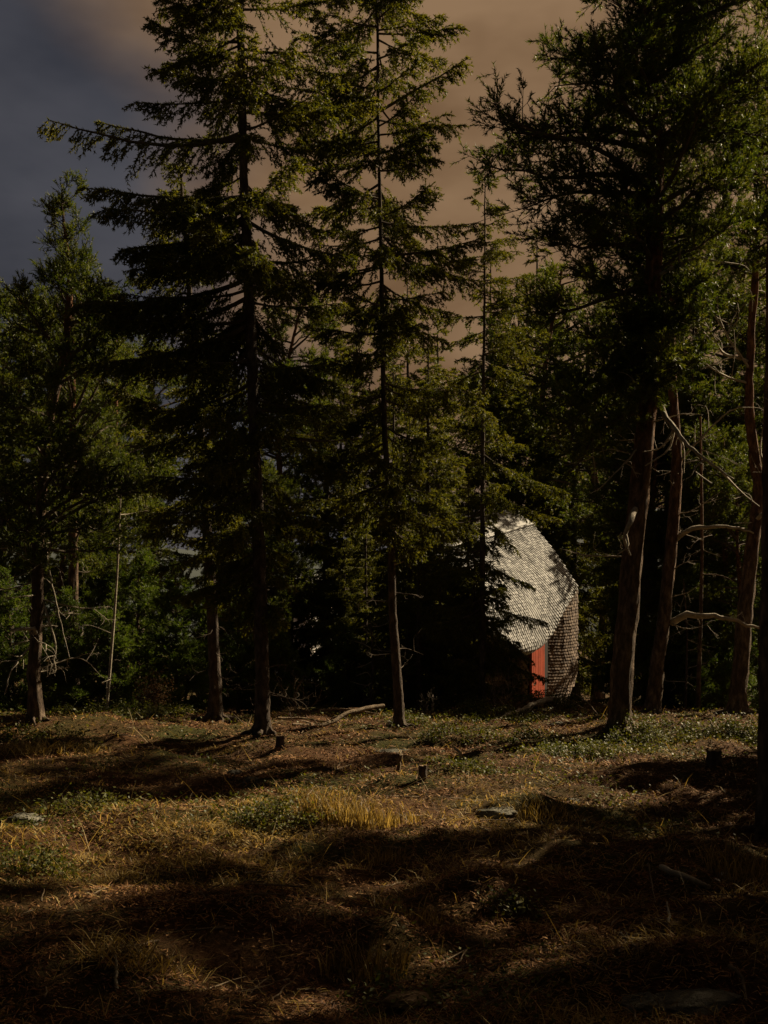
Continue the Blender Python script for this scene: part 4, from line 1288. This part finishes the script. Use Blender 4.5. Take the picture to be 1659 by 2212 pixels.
for q in [(725, 1775, 0.33, 0.14, 0.27, "sunlit straw-coloured tuft, tallest on the grassy bank in the centre", 90, 420),
          (830, 1790, 0.34, 0.15, 0.20, "sparse upright straw tuft, next to the tallest one on its right", 91, 260),
          (1590, 1900, 0.22, 0.15, 0.26, "yellow straw tuft beside the small white stones at right", 92, 260),
          (470, 1625, 0.5, 0.2, 0.16, "pale grassy tuft in the sun below the tall spruce", 93, 420, 1.0),
          (70, 1625, 0.9, 0.4, 0.26, "wide yellow tuft in front of the left pine", 94, 700, 0.6),
          (400, 1800, 0.7, 0.3, 0.16, "flattened pale straw tuft in the middle of the sunlit bank", 95, 900, 1.0),
          (820, 1865, 0.2, 0.12, 0.16, "small tuft at the shadow line below the straw tufts", 96, 160),
          (1165, 1770, 0.25, 0.12, 0.14, "thin golden tuft among the litter right of centre", 97, 160),
          (790, 2120, 0.22, 0.12, 0.18, "dim tuft low in the photo, left of the flat slab", 98, 240),
          (300, 2080, 0.3, 0.15, 0.22, "dim dry tuft in the shade at lower left", 99, 240, 0.6),
          (880, 1985, 0.2, 0.12, 0.14, "dim wispy tuft in the shade in the middle", 100, 160)]:
    straw_tuft(*q)


def stone(px, py, rx, ry, rz, label, seed, cat="stone", material=None, rot=0.0, sink=0.62, name="stone"):
    rng = np.random.default_rng(seed)
    b = G(px, py)
    nu, nv = 30, 18
    th = np.linspace(0, 2 * np.pi, nu, endpoint=False); ph = np.linspace(-np.pi / 2, np.pi / 2, nv)
    T, Pp = np.meshgrid(th, ph, indexing='ij')
    d = np.stack([np.cos(T) * np.cos(Pp), np.sin(T) * np.cos(Pp), np.sin(Pp)], -1)
    k = unit(rng.normal(size=(14, 3)))
    hgt = 0.72 + 0.3 * rng.random(14)
    lim = np.min(np.where(d @ k.T > 0.05, hgt / np.maximum(d @ k.T, 0.05), 9), -1)
    R = np.minimum(1.12, lim) * (1 + 0.22 * (vnoise(np.cos(T) * 4 + 9, np.sin(T) * 4 + Pp * 4 + 5, seed) - 0.5) + 0.10 * (vnoise(np.cos(T) * 11 + 9, np.sin(T) * 11 + Pp * 9, seed) - 0.5))
    V = d * R[..., None] * np.array([rx, ry, rz])
    c, s = math.cos(rot), math.sin(rot)
    V = np.stack([V[..., 0] * c - V[..., 1] * s, V[..., 0] * s + V[..., 1] * c, V[..., 2] + rz * (1 - 2 * sink)], -1)
    idx = np.arange(nu * nv).reshape(nu, nv)
    nx = np.roll(idx, -1, 0)
    Fc = np.stack([idx[:, :-1], nx[:, :-1], nx[:, 1:], idx[:, 1:]], -1).reshape(-1, 4)
    mb = MB(); mb.add(V.reshape(-1, 3), Fc)
    o = mb.build(name, material or M_STONE, smooth=False)
    o.location = b
    tag(o, label, cat)
    return o


stone(58, 1776, 0.20, 0.16, 0.075, "flat pale grey stone in the grass at the left edge", 1)
stone(860, 1626, 0.36, 0.2, 0.07, "flat sunlit stone half buried in front of the slim sunlit trunk", 2)
stone(1490, 2165, 0.26, 0.14, 0.075, "broad dim grey boulder low on the right", 3, "boulder")
stone(1395, 2180, 0.12, 0.10, 0.07, "small dim stone left of the broad grey boulder", 4)
stone(1563, 1896, 0.040, 0.03, 0.035, "larger white stone beside the straw tuft at right", 5, material=mat("white_quartz", [(0.5, 0.48, 0.44), (0.7, 0.68, 0.63)], 8, 0.7))
stone(1548, 1902, 0.022, 0.02, 0.022, "tiny white stone, left of the larger white one", 6, material=bpy.data.materials["white_quartz"])
stone(1578, 1900, 0.025, 0.018, 0.02, "tiny white stone, right of the larger white one", 7, material=bpy.data.materials["white_quartz"])
stone(546, 1686, 0.11, 0.09, 0.06, "round grey stone in the shadow under the tall spruce", 8)
stone(1075, 1762, 0.16, 0.1, 0.06, "dark stone at the shadow's edge right of centre", 9)
stone(1236, 1732, 0.07, 0.05, 0.03, "small pale flat stone on the sunny litter at right", 10)
stone(510, 1672, 0.10, 0.08, 0.05, "small dim stone left of the round grey one", 12)
stone(1205, 1565, 0.14, 0.1, 0.06, "pale stone near the end of the fallen grey log", 13)
SLAB = stone(882, 2180, 0.115, 0.05, 0.035, "thin tan slab of wood or stone at the bottom edge", 11, "slab", M_CUT, 0.1, 0.1, "slab")


def stump(px, py, r, h, label, seed, lean=(0, 0), cut=True):
    rng = np.random.default_rng(seed)
    b = G(px, py)
    t = thing("tree_stump", b, label, "stump")
    mb = MB()
    k = 9
    s = np.linspace(0, 1, k)
    pts = np.stack([lean[0] * h * s, lean[1] * h * s, -0.06 + (h + 0.06) * s], 1)
    tube(mb, pts, r * (1 + 0.45 * np.exp(-s * 5)) * (1 + 0.03 * rng.normal(size=k)), 13, 0, 0.09, seed, cap=False)
    mb.build("bark", M_SBARK, t, True)
    mb = MB()
    top = pts[-1]
    ring = [top + np.array([math.cos(a) * r * 0.97, math.sin(a) * r * 0.97, 0.01 * rng.normal()]) for a in np.linspace(0, 6.283, 13, endpoint=False)]
    mb.add(np.vstack([top + [0, 0, 0.006], ring]), [[0, 1 + j, 1 + (j + 1) % 13] for j in range(13)])
    mb.build("cut_face", M_CUT if cut else M_SBARK, t)


stump(605, 1616, 0.06, 0.17, "small reddish stump just in front of the tall spruce's foot", 1)
stump(911, 1686, 0.045, 0.15, "short black stump in the sunny needles right of centre", 2, (0.1, 0))
stump(1542, 1652, 0.085, 0.15, "low cut stump with a pale top on the right of the clearing", 3)


def stick(name, pts, r, label, cat, seed, material=None, forks=3, n=8, group=None, t1=0.4, flen=0.3):
    rng = np.random.default_rng(seed)
    b = pts[0]
    t = thing(name, b, label, cat, group)
    L0 = np.array(tuple(b))
    q = [np.array(tuple(p)) - L0 for p in pts]
    o = dead_branch(t, q[0], q[-1], r, rng, material or M_STRAWWOOD, forks, mids=q[1:-1] or None, taper_to=t1, flen=flen, nseg=n)
    o.name = "branch_wood"
    return t


def lift(p, h):
    return Vector((p.x, p.y, p.z + h))


stick("fallen_branch", [GY(829, 20.4, 0.34), GY(765, 19.95, 0.23), GY(700, 19.45, 0.12), GY(632, 18.9, 0.04)], 0.042, "sunlit fallen branch lying aslant left of the slim sunlit trunk", "fallen branch", 1, forks=9, t1=0.6, flen=0.16)
stick("fallen_log", [GY(1190, 24.6, 0.16), GY(1155, 24.0, 0.10), GY(1122, 23.4, 0.07), GY(1082, 22.8, 0.04)], 0.06, "pale grey fallen log lying below the cabin", "fallen log", 2, M_DEAD, 3, t1=0.5, flen=0.2)
stick("fallen_branch", [GY(1140, 22.9, 0.06), GY(1190, 22.6, 0.05), GY(1262, 22.4, 0.03)], 0.022, "thin brown branch on the ground in front of the pale log", "fallen branch", 3, forks=3)
Yc = 24.0
stick("leaning_stick", [P(1294, 1548, 23), P(1262, 1512, 23.3), P(1203, 1478, 24.2)], 0.018, "longer of two thin bare sticks leaning below the cabin's corner", "stick", 4, M_STRAWWOOD, 1)
stick("leaning_stick", [P(1272, 1536, 23.4), P(1246, 1522, 23.4), P(1200, 1492, 24)], 0.014, "shorter, lower one of two thin bare sticks leaning below the cabin's corner", "stick", 5, M_STRAWWOOD, 1)
stick("fallen_branch", [GY(332, 21.2, 0.06), GY(370, 21.3, 0.08), GY(425, 20.8, 0.03)], 0.032, "bare fallen stick beside the foot of the slim spruce", "fallen branch", 6, forks=2)
stick("fallen_branch", [lift(G(1428, 1890), 0.05), lift(G(1470, 1905), 0.04), lift(G(1534, 1926), 0.02)], 0.022, "thick bare stick on the right, pointing at the white stones", "fallen branch", 7, M_DEAD, 0, t1=0.7)
stick("root", [GY(690, 21.8, 0.16), GY(750, 21.6, 0.18), GY(818, 21.6, 0.08)], 0.03, "thin dark fallen stem behind the sunlit fallen branch", "fallen branch", 8, forks=3)
stick("fallen_branch", [GY(600, 20.6, 0.03), GY(650, 20.8, 0.08), GY(720, 20.6, 0.04)], 0.028, "half-lit branch in the shade between the tall spruce and the sunlit branch", "fallen branch", 9, forks=2)
stick("broken_stub", [lift(G(990, 1642), -0.03), lift(G(994, 1642), 0.09), lift(G(980, 1642), 0.16)], 0.028, "curved pale stub sticking out of the ground in the centre", "stub", 10, M_DEAD, 0)
stick("broken_stub", [lift(G(860, 1668), -0.03), lift(G(862, 1668), 0.10), lift(G(866, 1668), 0.21)], 0.026, "upright reddish stub in the needles below the flat sunlit stone", "stub", 11, M_STRAWWOOD, 0, t1=0.8)
stick("broken_stub", [lift(G(1542, 1590), -0.03), lift(G(1540, 1590), 0.12), lift(G(1532, 1590), 0.22)], 0.018, "thin bent stub in the shade behind the cut stump", "stub", 12, M_DEAD, 0)
stick("broken_stub", [lift(G(1440, 1995), 0.0), lift(G(1445, 1990), 0.03), lift(G(1441, 1985), 0.09)], 0.010, "pale splinter standing up in the litter at lower right", "stub", 13, M_DEAD, 0)
stick("broken_stub", [lift(G(252, 2140), 0.0), lift(G(252, 2130), 0.05), lift(G(250, 2120), 0.09)], 0.009, "pale splinter in the deep shade at lower left", "stub", 14, M_DEAD, 0)
stick("fallen_branch", [lift(G(1575, 2130), 0.06), lift(G(1600, 2150), 0.05), lift(G(1612, 2185), 0.03)], 0.010, "short forked twig at the bottom right on the boulder's edge", "fallen branch", 15, M_STRAWWOOD, 1)
stick("fallen_branch", [lift(G(1340, 2030), 0.02), lift(G(1372, 2062), 0.03), lift(G(1394, 2080), 0.02)], 0.007, "thin curved twig on the patch of lit litter at lower right", "fallen branch", 16, M_STRAWWOOD, 2)
stick("fallen_branch", [lift(G(1400, 1905), 0.12), lift(G(1408, 1930), 0.05), lift(G(1416, 1960), 0.02)], 0.007, "thin dry stalk below the thick bare stick on the right", "fallen branch", 17, M_STRAWWOOD, 1)


def bare_bush(px, py, h, spread, label, seed, n=9, material=None, leafy=0):
    rng = np.random.default_rng(seed)
    b = GY(px, py)
    t = thing("bare_bush", b, label, "bush")
    for i in range(n):
        a = rng.random() * 6.28
        p1 = np.array([math.cos(a) * spread * rng.random(), math.sin(a) * spread * 0.5 * rng.random(), h * (0.6 + 0.5 * rng.random())])
        o = dead_branch(t, (0.04 * rng.normal(), 0.04 * rng.normal(), -0.05), p1, 0.010, rng, material or M_TWIG, 4)
        o.name = "stem"
    if leafy:
        mb = MB()
        C = rng.normal(size=(leafy, 3)) * np.array([spread * 0.45, spread * 0.3, h * 0.3]) + np.array([0, 0, h * 0.5])
        leaf_quads(mb, C, np.full(leafy, 0.022), rng)
        mb.build("foliage", M_RUST, t)


bare_bush(650, 22.2, 0.75, 0.55, "bare twiggy bush behind the sunlit fallen branch", 1, 9, M_STRAWWOOD)
bare_bush(332, 22.6, 0.75, 0.4, "round rusty-brown dead bush behind the leafy shrubs on the left", 2, 10, leafy=1500)
bare_bush(1075, 24.2, 0.95, 0.6, "twiggy bush with bare stems left of the red door", 3, 12, M_STRAWWOOD)
bare_bush(930, 22.8, 0.55, 0.4, "low twiggy bush right of the slim sunlit trunk", 4, 8)


# slender bare stems standing further back
def slender(px0, py0, px1, py1, Y, r, label, seed, col=None):
    rng = np.random.default_rng(seed)
    p0, p1 = P(px0, py0, Y), P(px1, py1, Y)
    b = Vector((p0.x, Y, gz(p0.x, Y)))
    t = thing("slender_tree", b, label, "thin tree")
    L0 = np.array(tuple(b))
    mt = MB()
    q = smooth_path([(0, 0, -0.1), (np.array(tuple(p0)) + np.array(tuple(p1))) / 2 - L0 + [0.06, 0, 0], np.array(tuple(p1)) - L0], 26)
    tube(mt, q, r * (1 - 0.6 * np.linspace(0, 1, 26)), 9, 0, 0.05, seed)
    mt.build("trunk", col or M_PBARK, t, True)
    for i in range(9):
        j = rng.integers(4, 25)
        a = rng.random() * 6.28
        L = 0.3 + 0.6 * rng.random()
        dead_branch(t, q[j], q[j] + np.array([math.cos(a) * L, math.sin(a) * L, 0.3 * L * rng.normal()]), 0.011, rng, M_DEAD, 3)


slender(1507, 1500, 1513, 900, 24.5, 0.055, "thin straight dead stem with short twigs between the two leaning pines on the right", 1)
slender(798, 1535, 800, 1330, 26, 0.04, "thin crooked stem behind the slim sunlit trunk, left of it", 2, M_SBARK)
slender(1480, 1500, 1476, 1250, 25.5, 0.03, "short thin stem close to the dead one behind the reddish pine", 3)
slender(228, 1500, 262, 1040, 23.6, 0.035, "thin pale stem rising behind the wide dark shrub on the left", 4, M_DEAD)

for o in list(bpy.data.objects):
    if o.type == 'MESH' and o.data.name != o.name and o.data.users == 1:
        o.data.name = o.name
